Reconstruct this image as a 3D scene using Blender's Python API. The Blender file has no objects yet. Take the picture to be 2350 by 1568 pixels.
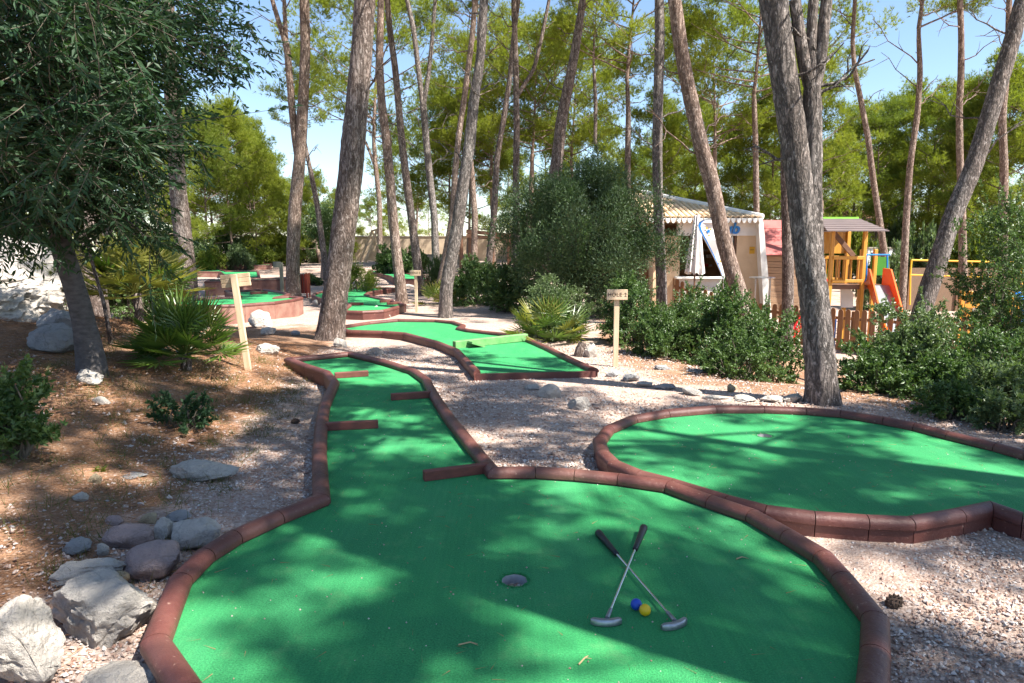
import bpy, math, random
import numpy as np
from mathutils import Vector, Matrix, noise
from mathutils.geometry import delaunay_2d_cdt

R = math.radians
scene = bpy.context.scene
COL = scene.collection

# ------------------------------------------------------------------ camera, sky, sun, exposure
PITCH = R(8.0)
EYE = Vector((0.0, 0.0, 1.35))
cam_data = bpy.data.cameras.new('camera')
cam_data.lens = 24.0
cam_data.sensor_width = 36.0
cam_data.clip_start = 0.05
cam_data.clip_end = 2000.0
cam = bpy.data.objects.new('camera', cam_data)
cam.location = EYE
cam.rotation_euler = (math.pi / 2 - PITCH, 0, 0)
COL.objects.link(cam)
scene.camera = cam

SUN_EL, SUN_AZ = R(54), R(120)          # azimuth clockwise from +Y: from the right, a little behind
TO_SUN = Vector((math.sin(SUN_AZ) * math.cos(SUN_EL), math.cos(SUN_AZ) * math.cos(SUN_EL), math.sin(SUN_EL)))
world = bpy.data.worlds.new('World')
scene.world = world
world.use_nodes = True
wn = world.node_tree
bg = wn.nodes['Background']
sky = wn.nodes.new('ShaderNodeTexSky')
sky.sky_type = 'NISHITA'
sky.sun_disc = False
sky.sun_elevation = SUN_EL
sky.sun_rotation = SUN_AZ
sky.altitude = 0
sky.air_density = 1.0
sky.dust_density = 0.2
sky.ozone_density = 2.2
wn.links.new(sky.outputs['Color'], bg.inputs['Color'])
bg.inputs['Strength'].default_value = 0.076

sd = bpy.data.lights.new('sun', 'SUN')
sd.energy = 5.0
sd.angle = R(0.5)
sd.color = (1.0, 0.95, 0.86)
sun = bpy.data.objects.new('sun', sd)
sun.rotation_euler = (-TO_SUN).to_track_quat('-Z', 'Y').to_euler()
sun.location = (20, -10, 30)
COL.objects.link(sun)

scene.view_settings.view_transform = 'Standard'
scene.view_settings.look = 'None'
scene.view_settings.exposure = 1.7
scene.view_settings.gamma = 1.0
scene.render.engine = 'CYCLES'
scene.cycles.use_denoising = True
scene.cycles.max_bounces = 4
scene.cycles.diffuse_bounces = 2
scene.cycles.transmission_bounces = 2
scene.cycles.sample_clamp_indirect = 8.0

# ------------------------------------------------------------------ helpers
FPX = 2350 * 24.0 / 36.0
def ray(px, py):
    """direction of a sight line; px, py measured on a 2350 x 1568 print of the photograph"""
    u, v = (px - 1175.0) / FPX, (784.0 - py) / FPX
    cp, sp = math.cos(PITCH), math.sin(PITCH)
    return Vector((u, cp + v * sp, -sp + v * cp))
def on_z(px, py, z):
    d = ray(px, py)
    return EYE + d * ((z - EYE.z) / d.z)
def at(px, py, y):
    d = ray(px, py)
    return EYE + d * (y / d.y)

def S(t):
    t = np.clip(t, 0, 1)
    return t * t * (3 - 2 * t)

EDGE = [(7.5, -6), (6.2, 0), (5.6, 3), (4.6, 5.2), (3.3, 6.6), (2.4, 7.0), (1.9, 7.4), (1.5, 8.6), (1.6, 11), (2.2, 16), (3.2, 30), (5, 70), (9, 500)]
def edge_dist(x, y):
    """metres beyond the line where the terrace falls away to the playground (positive = beyond)"""
    x = np.asarray(x, float); y = np.asarray(y, float)
    best = np.full(np.broadcast(x, y).shape, 1e9); sign = np.ones_like(best)
    for (ax, ay), (bx, by) in zip(EDGE[:-1], EDGE[1:]):
        dx, dy = bx - ax, by - ay
        t = np.clip(((x - ax) * dx + (y - ay) * dy) / (dx * dx + dy * dy), 0, 1)
        d = np.hypot(x - ax - t * dx, y - ay - t * dy)
        s = np.sign(dy * (x - ax) - dx * (y - ay))
        m = d < best
        best = np.where(m, d, best); sign = np.where(m, s, sign)
    return best * sign
def bank_t(x, y):
    t = -np.asarray(x, float) - 1.75 - 0.12 * (np.asarray(y, float) - 4)
    return np.log1p(np.exp(np.clip(4 * t, -40, 40))) / 4
def gz(x, y):
    x = np.asarray(x, float); y = np.asarray(y, float)
    z = -0.14 + 0.06 * (1 - S((y - 3.6) / 3.0)) + 0.5 * S((y - 15) / 30)
    z = z + 0.22 * np.minimum(bank_t(x, y), 5.0) * (1 - S((y - 8.0) / 3.2))
    z = z - 1.08 * S((edge_dist(x, y) - 0.15) / 4.2) * (1 - S((y - 40) / 40))
    return z
def g(x, y):
    return float(gz(x, y))
def on_ground(px, py, far=90.0):
    d = ray(px, py)
    t, prev = 0.8, 0.8
    while t < far:
        p = EYE + d * t
        if p.z < g(p.x, p.y):
            lo, hi = prev, t
            for _ in range(18):
                m = (lo + hi) / 2
                q = EYE + d * m
                if q.z < g(q.x, q.y): hi = m
                else: lo = m
            return EYE + d * hi
        prev = t
        t *= 1.02
    return EYE + d * far

def np_mesh(name, V, F, mat_idx=None, smooth=False):
    V = np.asarray(V, np.float32); F = np.asarray(F, np.int32)
    me = bpy.data.meshes.new(name)
    n = F.shape[1]
    me.vertices.add(len(V)); me.vertices.foreach_set('co', V.ravel())
    me.loops.add(F.size); me.loops.foreach_set('vertex_index', F.ravel())
    me.polygons.add(len(F))
    me.polygons.foreach_set('loop_start', np.arange(0, F.size, n, dtype=np.int32))
    me.polygons.foreach_set('loop_total', np.full(len(F), n, np.int32))
    if mat_idx is not None: me.polygons.foreach_set('material_index', np.asarray(mat_idx, np.int32))
    me.polygons.foreach_set('use_smooth', np.full(len(F), smooth, bool))
    me.update(calc_edges=True); me.validate()
    return me

def add(name, me, mat=None, parent=None, loc=None, rot=None, scale=None):
    o = bpy.data.objects.new(name, me)
    COL.objects.link(o)
    if mat is not None and me is not None and len(me.materials) == 0:
        for m in (mat if isinstance(mat, (list, tuple)) else [mat]): me.materials.append(m)
    if parent is not None: o.parent = parent
    if loc is not None: o.location = loc
    if rot is not None: o.rotation_euler = rot
    if scale is not None: o.scale = scale if hasattr(scale, '__len__') else (scale,) * 3
    return o
def tag(o, label=None, cat=None, group=None, kind=None):
    if label: o['label'] = label
    if cat: o['category'] = cat
    if group: o['group'] = group
    if kind: o['kind'] = kind
    return o
def thing(name, loc, label, cat, group=None, rz=0.0):
    o = bpy.data.objects.new(name, None)
    COL.objects.link(o)
    o.empty_display_size = 0.2
    o.location = loc; o.rotation_euler = (0, 0, rz)
    return tag(o, label, cat, group)
def copy_tree(o, parent=None):
    c = o.copy(); COL.objects.link(c)
    if parent is not None: c.parent = parent
    for ch in list(o.children): copy_tree(ch, c)
    return c

class MB:
    """collects simple solids; build() links them as one mesh object. origin: what the vertices are measured from"""
    def __init__(self, origin=(0, 0, 0)):
        self.v, self.f, self.o = [], [], Vector(origin)
    def poly(self, V, F):
        b = len(self.v)
        self.v += [tuple(Vector(p) - self.o) for p in V]
        self.f += [tuple(i + b for i in f) for f in F]
        return self
    def box(self, c, s, rz=0.0, rot=None, bev=0.0):
        c = Vector(c); hx, hy, hz = s[0] / 2, s[1] / 2, s[2] / 2
        M = rot.to_3x3() if rot is not None else Matrix.Rotation(rz, 3, 'Z')
        if bev <= 0:
            P = [(-hx, -hy, -hz), (hx, -hy, -hz), (hx, hy, -hz), (-hx, hy, -hz), (-hx, -hy, hz), (hx, -hy, hz), (hx, hy, hz), (-hx, hy, hz)]
            F = [(0, 3, 2, 1), (4, 5, 6, 7), (0, 1, 5, 4), (1, 2, 6, 5), (2, 3, 7, 6), (3, 0, 4, 7)]
            return self.poly([c + M @ Vector(p) for p in P], F)
        b = min(bev, hx * .9, hy * .9, hz * .9)
        P, F = [], []
        for z, i in ((-hz, b), (-hz + b, 0), (hz - b, 0), (hz, b)):
            x, y = hx - i, hy - i
            k = b * 0.7
            P += [(-x + k, -y, z), (x - k, -y, z), (x, -y + k, z), (x, y - k, z), (x - k, y, z), (-x + k, y, z), (-x, y - k, z), (-x, -y + k, z)]
        for r in range(3):
            for i in range(8):
                j = (i + 1) % 8
                F.append((r * 8 + i, r * 8 + j, r * 8 + 8 + j, r * 8 + 8 + i))
        F += [tuple(range(7, -1, -1)), tuple(range(24, 32))]
        return self.poly([c + M @ Vector(p) for p in P], F)
    def bar(self, a, b, w, h, up=(0, 0, 1), bev=0.0):
        a, b = Vector(a), Vector(b)
        d = b - a; L = d.length; d.normalize()
        s = d.cross(Vector(up))
        if s.length < 1e-4: s = d.cross(Vector((1, 0, 0)))
        s.normalize(); u = s.cross(d)
        M = Matrix((d, s, u)).transposed()
        return self.box((a + b) / 2, (L, w, h), rot=M, bev=bev)
    def tube(self, pts, rad, n=8, caps=True):
        pts = [Vector(p) for p in pts]
        if not hasattr(rad, '__len__'): rad = [rad] * len(pts)
        V, F = [], []
        ref = None
        for i, p in enumerate(pts):
            t = (pts[min(i + 1, len(pts) - 1)] - pts[max(i - 1, 0)]).normalized()
            if ref is None:
                ref = t.cross(Vector((0, 0, 1)))
                if ref.length < .05: ref = t.cross(Vector((0, 1, 0)))
            ref = (ref - t * ref.dot(t)).normalized()
            w = t.cross(ref)
            for k in range(n):
                a = 2 * math.pi * k / n
                V.append(p + (ref * math.cos(a) + w * math.sin(a)) * rad[i])
        for i in range(len(pts) - 1):
            for k in range(n):
                F.append((i * n + k, i * n + (k + 1) % n, (i + 1) * n + (k + 1) % n, (i + 1) * n + k))
        if caps:
            F.append(tuple(range(n - 1, -1, -1))); m = (len(pts) - 1) * n
            F.append(tuple(range(m, m + n)))
        return self.poly(V, F)
    def lathe(self, base, prof, n=16, axis=(0, 0, 1)):
        base = Vector(base); a = Vector(axis).normalized()
        u = a.cross(Vector((0, 1, 0)));
        if u.length < .1: u = a.cross(Vector((1, 0, 0)))
        u.normalize(); w = a.cross(u)
        V, F = [], []
        for r, h in prof:
            for k in range(n):
                t = 2 * math.pi * k / n
                V.append(base + a * h + (u * math.cos(t) + w * math.sin(t)) * r)
        for i in range(len(prof) - 1):
            for k in range(n):
                F.append((i * n + k, i * n + (k + 1) % n, (i + 1) * n + (k + 1) % n, (i + 1) * n + k))
        F.append(tuple(range(n - 1, -1, -1))); m = (len(prof) - 1) * n
        F.append(tuple(range(m, m + n)))
        return self.poly(V, F)
    def prism(self, outline, d):
        """outline: points in order; extruded by the vector d"""
        n = len(outline); d = Vector(d)
        V = [Vector(p) for p in outline] + [Vector(p) + d for p in outline]
        F = [tuple(range(n - 1, -1, -1)), tuple(range(n, 2 * n))]
        F += [(i, (i + 1) % n, (i + 1) % n + n, i + n) for i in range(n)]
        return self.poly(V, F)
    def build(self, name, mat, parent=None, smooth=False, loc=None):
        me = bpy.data.meshes.new(name)
        me.from_pydata(self.v, [], self.f); me.update()
        if smooth:
            me.polygons.foreach_set('use_smooth', np.ones(len(me.polygons), bool))
            try: me.set_sharp_from_angle(angle=R(40))
            except Exception: pass
        return add(name, me, mat, parent, loc)

# ------------------------------------------------------------------ materials
def new_mat(name):
    m = bpy.data.materials.new(name); m.use_nodes = True
    nt = m.node_tree
    return m, nt, nt.nodes['Principled BSDF']
def N(nt, t, **kw):
    n = nt.nodes.new(t)
    for k, v in kw.items():
        if hasattr(n, k) and not (k in n.inputs): setattr(n, k, v)
        else: n.inputs[k].default_value = v
    return n
def mixc(nt, fac, a, b, blend='MIX'):
    n = nt.nodes.new('ShaderNodeMix'); n.data_type = 'RGBA'; n.blend_type = blend
    for i, v in ((0, fac), (6, a), (7, b)):
        if hasattr(v, 'is_output'): nt.links.new(v, n.inputs[i])
        elif i == 0: n.inputs[0].default_value = v
        else: n.inputs[i].default_value = (*v, 1) if len(v) == 3 else v
    return n.outputs[2]
def ramp(nt, src, a, b, lo=0.0, hi=1.0):
    n = nt.nodes.new('ShaderNodeMapRange'); n.clamp = True
    n.inputs[1].default_value = a; n.inputs[2].default_value = b; n.inputs[3].default_value = lo; n.inputs[4].default_value = hi
    nt.links.new(src, n.inputs[0])
    return n.outputs[0]
def coords(nt, kind='Object', scale=(1, 1, 1)):
    tc = nt.nodes.new('ShaderNodeTexCoord'); mp = nt.nodes.new('ShaderNodeMapping')
    mp.inputs['Scale'].default_value = scale
    nt.links.new(tc.outputs[kind], mp.inputs['Vector'])
    return mp.outputs['Vector']
def noise_tex(nt, vec, scale, detail=4.0, rough=.6, out='Fac'):
    n = nt.nodes.new('ShaderNodeTexNoise'); n.inputs['Scale'].default_value = scale
    n.inputs['Detail'].default_value = detail; n.inputs['Roughness'].default_value = rough
    nt.links.new(vec, n.inputs['Vector'])
    return n.outputs[out]
def voro(nt, vec, scale, feature='F1', out='Distance', rand=1.0):
    n = nt.nodes.new('ShaderNodeTexVoronoi'); n.feature = feature
    n.inputs['Scale'].default_value = scale; n.inputs['Randomness'].default_value = rand
    nt.links.new(vec, n.inputs['Vector'])
    return n.outputs[out]
def bump(nt, bsdf, h, strength, dist):
    b = nt.nodes.new('ShaderNodeBump'); b.inputs['Strength'].default_value = strength; b.inputs['Distance'].default_value = dist
    nt.links.new(h, b.inputs['Height']); nt.links.new(b.outputs['Normal'], bsdf.inputs['Normal'])
    return b
def rand_fac(nt):
    return nt.nodes.new('ShaderNodeObjectInfo').outputs['Random']

def surf(name, c1, c2=None, scale=6.0, rough=.6, bmp=0.0, bscale=60.0, bdist=.004, stretch=(1, 1, 1), lo=.35, hi=.65, metal=0.0, spec=.4):
    m, nt, b = new_mat(name)
    v = coords(nt, 'Object', stretch)
    if c2 is None: c2 = tuple(x * .75 for x in c1)
    f = ramp(nt, noise_tex(nt, v, scale, 6), lo, hi)
    nt.links.new(mixc(nt, f, c1, c2), b.inputs['Base Color'])
    b.inputs['Roughness'].default_value = rough; b.inputs['Metallic'].default_value = metal
    b.inputs['Specular IOR Level'].default_value = spec
    if bmp: bump(nt, b, noise_tex(nt, v, bscale, 4), bmp, bdist)
    return m

def leaf_mat(name, c1, c2, trans=.45, rough=.5, spec=.3, tcol=None):
    m, nt, b = new_mat(name)
    v = coords(nt, 'Object')
    geo = nt.nodes.new('ShaderNodeNewGeometry')
    f = ramp(nt, noise_tex(nt, v, .9, 3), .3, .7)
    f2 = mixc(nt, .5, f, geo.outputs['Random Per Island'])
    col = mixc(nt, f2, c1, c2)
    nt.links.new(col, b.inputs['Base Color'])
    b.inputs['Roughness'].default_value = rough; b.inputs['Specular IOR Level'].default_value = spec
    tr = nt.nodes.new('ShaderNodeBsdfTranslucent')
    tc = mixc(nt, 1.0, col, tcol or (1.15, 1.25, .6), 'MULTIPLY')
    nt.links.new(tc, tr.inputs['Color'])
    ms = nt.nodes.new('ShaderNodeMixShader'); ms.inputs[0].default_value = trans
    nt.links.new(b.outputs[0], ms.inputs[1]); nt.links.new(tr.outputs[0], ms.inputs[2])
    nt.links.new(ms.outputs[0], nt.nodes['Material Output'].inputs['Surface'])
    return m

def bark_mat(name, ca, cb, cc, sc=1.0):
    m, nt, b = new_mat(name)
    v = coords(nt, 'Object', (1, 1, .22))
    w = noise_tex(nt, v, 7 * sc, 5, .65, out='Color')
    vv = nt.nodes.new('ShaderNodeVectorMath'); vv.operation = 'MULTIPLY_ADD'
    nt.links.new(w, vv.inputs[0]); vv.inputs[1].default_value = (.22, .22, .22); nt.links.new(v, vv.inputs[2])
    e1 = voro(nt, vv.outputs[0], 22 * sc, 'DISTANCE_TO_EDGE')
    crack = ramp(nt, e1, 0.0, .22)
    fine = noise_tex(nt, coords(nt, 'Object', (1, 1, .45)), 60 * sc, 6, .75)
    ridge = noise_tex(nt, vv.outputs[0], 17 * sc, 5, .7)
    big = ramp(nt, noise_tex(nt, v, 2.2, 4), .38, .62)
    c = mixc(nt, big, ca, cb)
    c = mixc(nt, ramp(nt, ridge, .38, .56, .8, 0), c, cc)
    c = mixc(nt, ramp(nt, fine, .35, .7, .5, 0), c, cc)
    c = mixc(nt, ramp(nt, crack, 0, 1, .1, 1), cc, c)
    flake = ramp(nt, noise_tex(nt, coords(nt, 'Object', (1, 1, .5)), 26 * sc, 5, .7), .56, .64, 0, .55)
    c = mixc(nt, flake, c, tuple(min(1, x * 1.45) for x in ca))
    nt.links.new(c, b.inputs['Base Color'])
    b.inputs['Roughness'].default_value = .9; b.inputs['Specular IOR Level'].default_value = .15
    h = mixc(nt, .5, mixc(nt, .5, crack, ridge), fine)
    bump(nt, b, h, 1.0, .035)
    return m

M = {}
def make_materials():
    # artificial turf
    m, nt, b = new_mat('turf'); v = coords(nt, 'Object')
    n1 = ramp(nt, noise_tex(nt, v, 150, 3, .7), .3, .7)
    n2 = ramp(nt, noise_tex(nt, v, 1.4, 5), .35, .7)
    st = ramp(nt, noise_tex(nt, coords(nt, 'Object', (60, 1.2, 1)), 1.0, 3), .35, .65)
    c = mixc(nt, n1, (.002, .10, .034), (.055, .385, .13))
    c = mixc(nt, ramp(nt, n2, 0, 1, 0, .45), c, (.04, .38, .10))
    c = mixc(nt, ramp(nt, st, 0, 1, 0, .28), c, (.004, .16, .055))
    worn = ramp(nt, noise_tex(nt, coords(nt, 'Object', (1.0, .45, 1)), 1.9, 5, .6), .5, .72, 0, .4)
    c = mixc(nt, worn, c, (.06, .30, .13))
    dust = ramp(nt, noise_tex(nt, v, 5.5, 6, .7), .55, .75, 0, .2)
    c = mixc(nt, dust, c, (.28, .42, .2))
    nt.links.new(c, b.inputs['Base Color']); b.inputs['Roughness'].default_value = .85
    b.inputs['Specular IOR Level'].default_value = .25
    b.inputs['Sheen Weight'].default_value = .06; b.inputs['Sheen Roughness'].default_value = .5
    b.inputs['Sheen Tint'].default_value = (.5, 1, .6, 1)
    bump(nt, b, noise_tex(nt, v, 170, 3, .7), 1.0, .008)
    M['turf'] = m
    # painted kerb
    m, nt, b = new_mat('kerb_paint'); v = coords(nt, 'Object')
    f = ramp(nt, noise_tex(nt, v, 4, 6), .35, .68)
    c = mixc(nt, f, (.085, .027, .022), (.14, .047, .037))
    chips = ramp(nt, noise_tex(nt, v, 38, 6, .75), .62, .68, 0, .8)
    c = mixc(nt, chips, c, (.36, .23, .18))
    dusty = ramp(nt, noise_tex(nt, v, 1.7, 5), .5, .8, 0, .5)
    c = mixc(nt, dusty, c, (.24, .13, .10))
    nt.links.new(c, b.inputs['Base Color']); b.inputs['Roughness'].default_value = .5
    bump(nt, b, noise_tex(nt, v, 40, 6, .7), .6, .008)
    M['kerb'] = m
    M['kerb_wall'] = surf('kerb_wall', (.2, .085, .065), (.3, .17, .13), 3.5, .8, .4, 50, .004)
    M['concrete'] = surf('concrete', (.34, .29, .23), (.25, .22, .18), 8, .9, .4, 80)
    # ground
    m, nt, b = new_mat('ground'); v = coords(nt, 'Object')
    at_ = nt.nodes.new('ShaderNodeAttribute'); at_.attribute_name = 'litter'
    at2 = nt.nodes.new('ShaderNodeAttribute'); at2.attribute_name = 'stone'
    cells = voro(nt, v, 75, out='Color')
    sep = nt.nodes.new('ShaderNodeSeparateColor'); nt.links.new(cells, sep.inputs[0])
    cells2 = voro(nt, v, 36, out='Color')
    sep2 = nt.nodes.new('ShaderNodeSeparateColor'); nt.links.new(cells2, sep2.inputs[0])
    gv = mixc(nt, sep.outputs[0], (.27, .185, .145), (.5, .39, .33))
    gv = mixc(nt, ramp(nt, sep2.outputs[0], .6, 1, 0, .6), gv, (.56, .47, .42))
    gv = mixc(nt, ramp(nt, noise_tex(nt, v, .8, 5), .4, .7, 0, .5), gv, (.36, .25, .2))
    needle = noise_tex(nt, coords(nt, 'Object', (1, 1, 1)), 90, 6, .75)
    lt = mixc(nt, ramp(nt, needle, .35, .65), (.085, .04, .022), (.33, .185, .11))
    lt = mixc(nt, ramp(nt, noise_tex(nt, v, 2.1, 7, .7), .42, .6, 0, .65), lt, (.36, .22, .14))
    lt = mixc(nt, ramp(nt, noise_tex(nt, v, 3.7, 6, .7), .55, .7, 0, .55), lt, (.09, .07, .04))
    lt = mixc(nt, ramp(nt, sep.outputs[1], .91, .93, 0, .6), lt, (.42, .33, .27))
    fac = nt.nodes.new('ShaderNodeMath'); fac.operation = 'ADD'
    nt.links.new(at_.outputs['Fac'], fac.inputs[0])
    nt.links.new(ramp(nt, noise_tex(nt, v, 2.3, 6, .7), .3, .7, -.4, .4), fac.inputs[1])
    c = mixc(nt, ramp(nt, fac.outputs[0], .3, .7), gv, lt)
    nt.links.new(c, b.inputs['Base Color']); b.inputs['Roughness'].default_value = .95
    b.inputs['Specular IOR Level'].default_value = .15
    hb = mixc(nt, .5, ramp(nt, voro(nt, v, 75), 0, .8, 1, 0), needle)
    bump(nt, b, hb, 1.0, .012)
    M['ground'] = m
    # gravel chips: each chip its own tint
    m, nt, b = new_mat('gravel'); geo = nt.nodes.new('ShaderNodeNewGeometry')
    cr = nt.nodes.new('ShaderNodeValToRGB'); el = cr.color_ramp.elements
    cr.color_ramp.interpolation = 'CONSTANT'
    el[0].position = 0; el[0].color = (.30, .205, .165, 1); el[1].position = .25; el[1].color = (.42, .32, .27, 1)
    for p, cc in ((.5, (.52, .43, .38, 1)), (.68, (.36, .22, .17, 1)), (.8, (.44, .40, .38, 1)), (.92, (.6, .54, .5, 1))):
        e = el.new(p); e.color = cc
    nt.links.new(geo.outputs['Random Per Island'], cr.inputs[0])
    nt.links.new(cr.outputs[0], b.inputs['Base Color']); b.inputs['Roughness'].default_value = .9
    b.inputs['Specular IOR Level'].default_value = .2
    M['gravel'] = m
    M['litter'] = leaf_mat('needle_litter', (.17, .07, .03), (.48, .27, .15), .15, .7, .2, (1, 1, 1))
    M['grass'] = leaf_mat('dry_grass', (.06, .09, .02), (.16, .15, .05), .4)
    # rock
    def rock(nm, a, b_, dark):
        m, nt, b = new_mat(nm); v = coords(nt, 'Object')
        f = ramp(nt, noise_tex(nt, v, 3.5, 8, .65), .35, .65)
        c = mixc(nt, f, a, b_)
        cr = ramp(nt, voro(nt, mixc(nt, .12, v, noise_tex(nt, v, 6, 4, out='Color')), 5, 'DISTANCE_TO_EDGE'), 0, .025, 1, 0)
        c = mixc(nt, ramp(nt, noise_tex(nt, v, 14, 6, .75), .55, .75, 0, .7), c, dark)
        c = mixc(nt, ramp(nt, cr, 0, 1, 0, .45), c, dark)
        nt.links.new(c, b.inputs['Base Color']); b.inputs['Roughness'].default_value = .85; b.inputs['Specular IOR Level'].default_value = .25
        bump(nt, b, mixc(nt, .5, noise_tex(nt, v, 11, 10, .75), noise_tex(nt, v, 45, 6, .75)), 1.0, .05)
        M[nm] = m
    rock('rock_white', (.60, .54, .475), (.43, .39, .35), (.26, .24, .225))
    rock('rock_grey', (.40, .385, .38), (.28, .275, .275), (.13, .125, .125))
    rock('rock_pink', (.46, .34, .315), (.35, .265, .25), (.2, .145, .13))
    rock('rock_yellow', (.5, .4, .26), (.38, .28, .17), (.2, .14, .09))
    # plants
    M['bark_pine'] = bark_mat('bark_pine', (.38, .325, .295), (.31, .23, .195), (.06, .042, .034))
    M['bark_grey'] = bark_mat('bark_grey', (.40, .355, .33), (.31, .25, .22), (.055, .048, .044))
    M['bark_pale'] = bark_mat('bark_pale', (.50, .40, .34), (.38, .27, .215), (.10, .065, .05))
    M['bark_far'] = surf('bark_far', (.27, .185, .14), (.17, .12, .10), 7, .9, .6, 30, .02)
    M['bark_olive'] = surf('bark_olive', (.125, .11, .105), (.065, .058, .055), 14, .85, .8, 60, .01, (1, 1, 2.5))
    M['twig'] = surf('twig', (.14, .115, .085), (.08, .065, .05), 10, .85)
    M['pine'] = leaf_mat('pine_needles', (.125, .175, .018), (.30, .315, .05), .5, .55, .25)
    M['pine_dark'] = leaf_mat('pine_needles_dark', (.085, .135, .02), (.21, .245, .04), .46, .55, .25)
    M['olive_leaf'] = leaf_mat('olive_leaf', (.016, .048, .02), (.05, .095, .04), .3, .5, .28)
    M['lentisk'] = leaf_mat('lentisk_leaf', (.028, .075, .016), (.125, .185, .06), .32, .42, .4)
    M['lentisk_pale'] = leaf_mat('lentisk_leaf_pale', (.055, .10, .035), (.17, .22, .10), .32, .4, .4)
    M['wild_olive'] = leaf_mat('wild_olive_leaf', (.032, .07, .026), (.10, .15, .065), .28, .45, .35)
    M['light_leaf'] = leaf_mat('light_leaf', (.1, .15, .02), (.2, .22, .035), .45)
    M['palm'] = leaf_mat('palm_leaf', (.035, .10, .015), (.12, .18, .03), .3, .35, .5)
    M['palm_yellow'] = leaf_mat('palm_leaf_yellow', (.12, .16, .03), (.30, .27, .07), .35, .4, .4)
    M['flower'] = surf('yellow_flower', (.7, .42, .02))
    # made things
    M['post_wood'] = surf('post_wood', (.66, .50, .35), (.54, .38, .24), 5, .7, .3, 40, .002, (6, 6, .6))
    M['old_wood'] = surf('old_wood', (.22, .22, .17), (.15, .16, .12), 6, .85, .4, 40, .003, (5, 5, .5))
    M['sign_ink'] = surf('sign_ink', (.07, .04, .025))
    M['fence_wood'] = surf('fence_wood', (.27, .135, .06), (.17, .085, .04), 4, .75, .3, 40, .002, (6, 6, .6))
    M['play_wood'] = surf('play_wood', (.62, .30, .045), (.5, .22, .03), 5, .45, .2, 40, .002, (5, 5, .5))
    M['play_dark'] = surf('play_dark_wood', (.2, .1, .055), (.13, .065, .04), 5, .6, .2, 40, .002, (.5, 5, 5))
    M['roof_plank'] = surf('roof_plank', (.16, .12, .115), (.11, .085, .085), 5, .6, .2, 40, .002, (.5, 5, 5))
    M['orange'] = surf('orange_plastic', (.78, .13, .01), (.66, .09, .008), 3, .3)
    M['red'] = surf('red_paint', (.5, .02, .025), (.4, .015, .02), 3, .35)
    M['bin_red'] = surf('bin_red_wood', (.36, .06, .035), (.25, .04, .03), 6, .6, .2, 40, .002, (5, 5, .5))
    M['blue'] = surf('blue_paint', (.01, .2, .62), (.008, .15, .5), 3, .3)
    M['green_panel'] = surf('green_panel', (.05, .22, .02), (.04, .17, .015), 3, .4)
    M['lime'] = surf('lime_plastic', (.22, .6, .04), (.18, .5, .03), 3, .35)
    M['yellow'] = surf('yellow_paint', (.75, .42, .03), (.62, .33, .02), 3, .4)
    M['cream'] = surf('cream_plaster', (.72, .53, .34), (.64, .46, .29), 3, .9, .2, 60, .003)
    M['white'] = surf('white_plaster', (.8, .78, .74), (.68, .66, .62), 3, .85, .2, 60, .003)
    M['white_cloth'] = surf('white_cloth', (.8, .76, .74), (.7, .66, .64), 3, .9)
    M['tile'] = surf('pale_roof_tile', (.72, .52, .33), (.56, .38, .23), 9, .9, .3, 40, .004)
    M['terracotta'] = surf('terracotta', (.62, .36, .22), (.48, .26, .15), 9, .9, .3, 40, .004)
    M['red_roof'] = surf('red_roof_felt', (.42, .13, .115), (.34, .1, .09), 3, .9, .3, 90, .003)
    M['shed_wood'] = surf('shed_wood', (.30, .19, .115), (.2, .125, .08), 4, .75, .3, 40, .003, (.5, 4, 4))
    M['steel'] = surf('steel', (.55, .56, .58), (.42, .43, .45), 6, .3, metal=.9)
    M['chrome'] = surf('chrome', (.75, .76, .78), (.6, .62, .64), 20, .16, metal=1.0)
    M['pewter'] = surf('pewter', (.36, .37, .4), (.26, .27, .3), 40, .38, .2, 200, .001, metal=.85)
    M['rubber'] = surf('black_rubber', (.015, .016, .022), (.01, .01, .015), 30, .42, .2, 300, .001)
    M['dark'] = surf('dark_interior', (.05, .035, .025), (.03, .02, .015))
    M['shelf'] = surf('shelf_wood', (.36, .2, .09), (.28, .15, .07))
    M['glass'] = surf('dark_glass', (.02, .03, .05), (.015, .02, .04), 2, .08, spec=.8)
    M['wall_stone'] = surf('boundary_wall', (.56, .44, .32), (.42, .33, .24), 2.5, .95, .5, 30, .01)
    M['car_blue'] = surf('car_blue', (.02, .07, .3), (.015, .05, .24), 2, .25, spec=.6)
    M['board_red'] = surf('painted_board', (.18, .055, .042), (.125, .04, .032), 8, .55, .3, 60, .003, (.6, 6, 6))
    M['board_green'] = surf('green_painted_board', (.09, .26, .08), (.16, .3, .12), 9, .7, .4, 50, .004)
    M['cup'] = surf('cup_liner', (.40, .40, .41), (.26, .26, .27), 20, .6)
    M['cone'] = surf('cone_brown', (.09, .055, .04), (.05, .035, .025), 20, .9)
    M['straw'] = surf('dry_twig', (.5, .36, .2), (.36, .24, .12), 20, .9)
    M['screen'] = surf('reed_screen', (.22, .14, .09), (.14, .09, .06), 6, .95, .5, 60, .01, (30, 30, 1))
    for nm, c in (('ball_blue', (.01, .06, .42)), ('ball_yellow', (.72, .46, .01))):
        m, nt, b = new_mat(nm); v = coords(nt, 'Object')
        d = ramp(nt, voro(nt, v, 260, rand=.15), .1, .6)
        b.inputs['Base Color'].default_value = (*c, 1); b.inputs['Roughness'].default_value = .35
        bump(nt, b, d, .6, .0012)
        M[nm] = m
make_materials()

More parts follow.
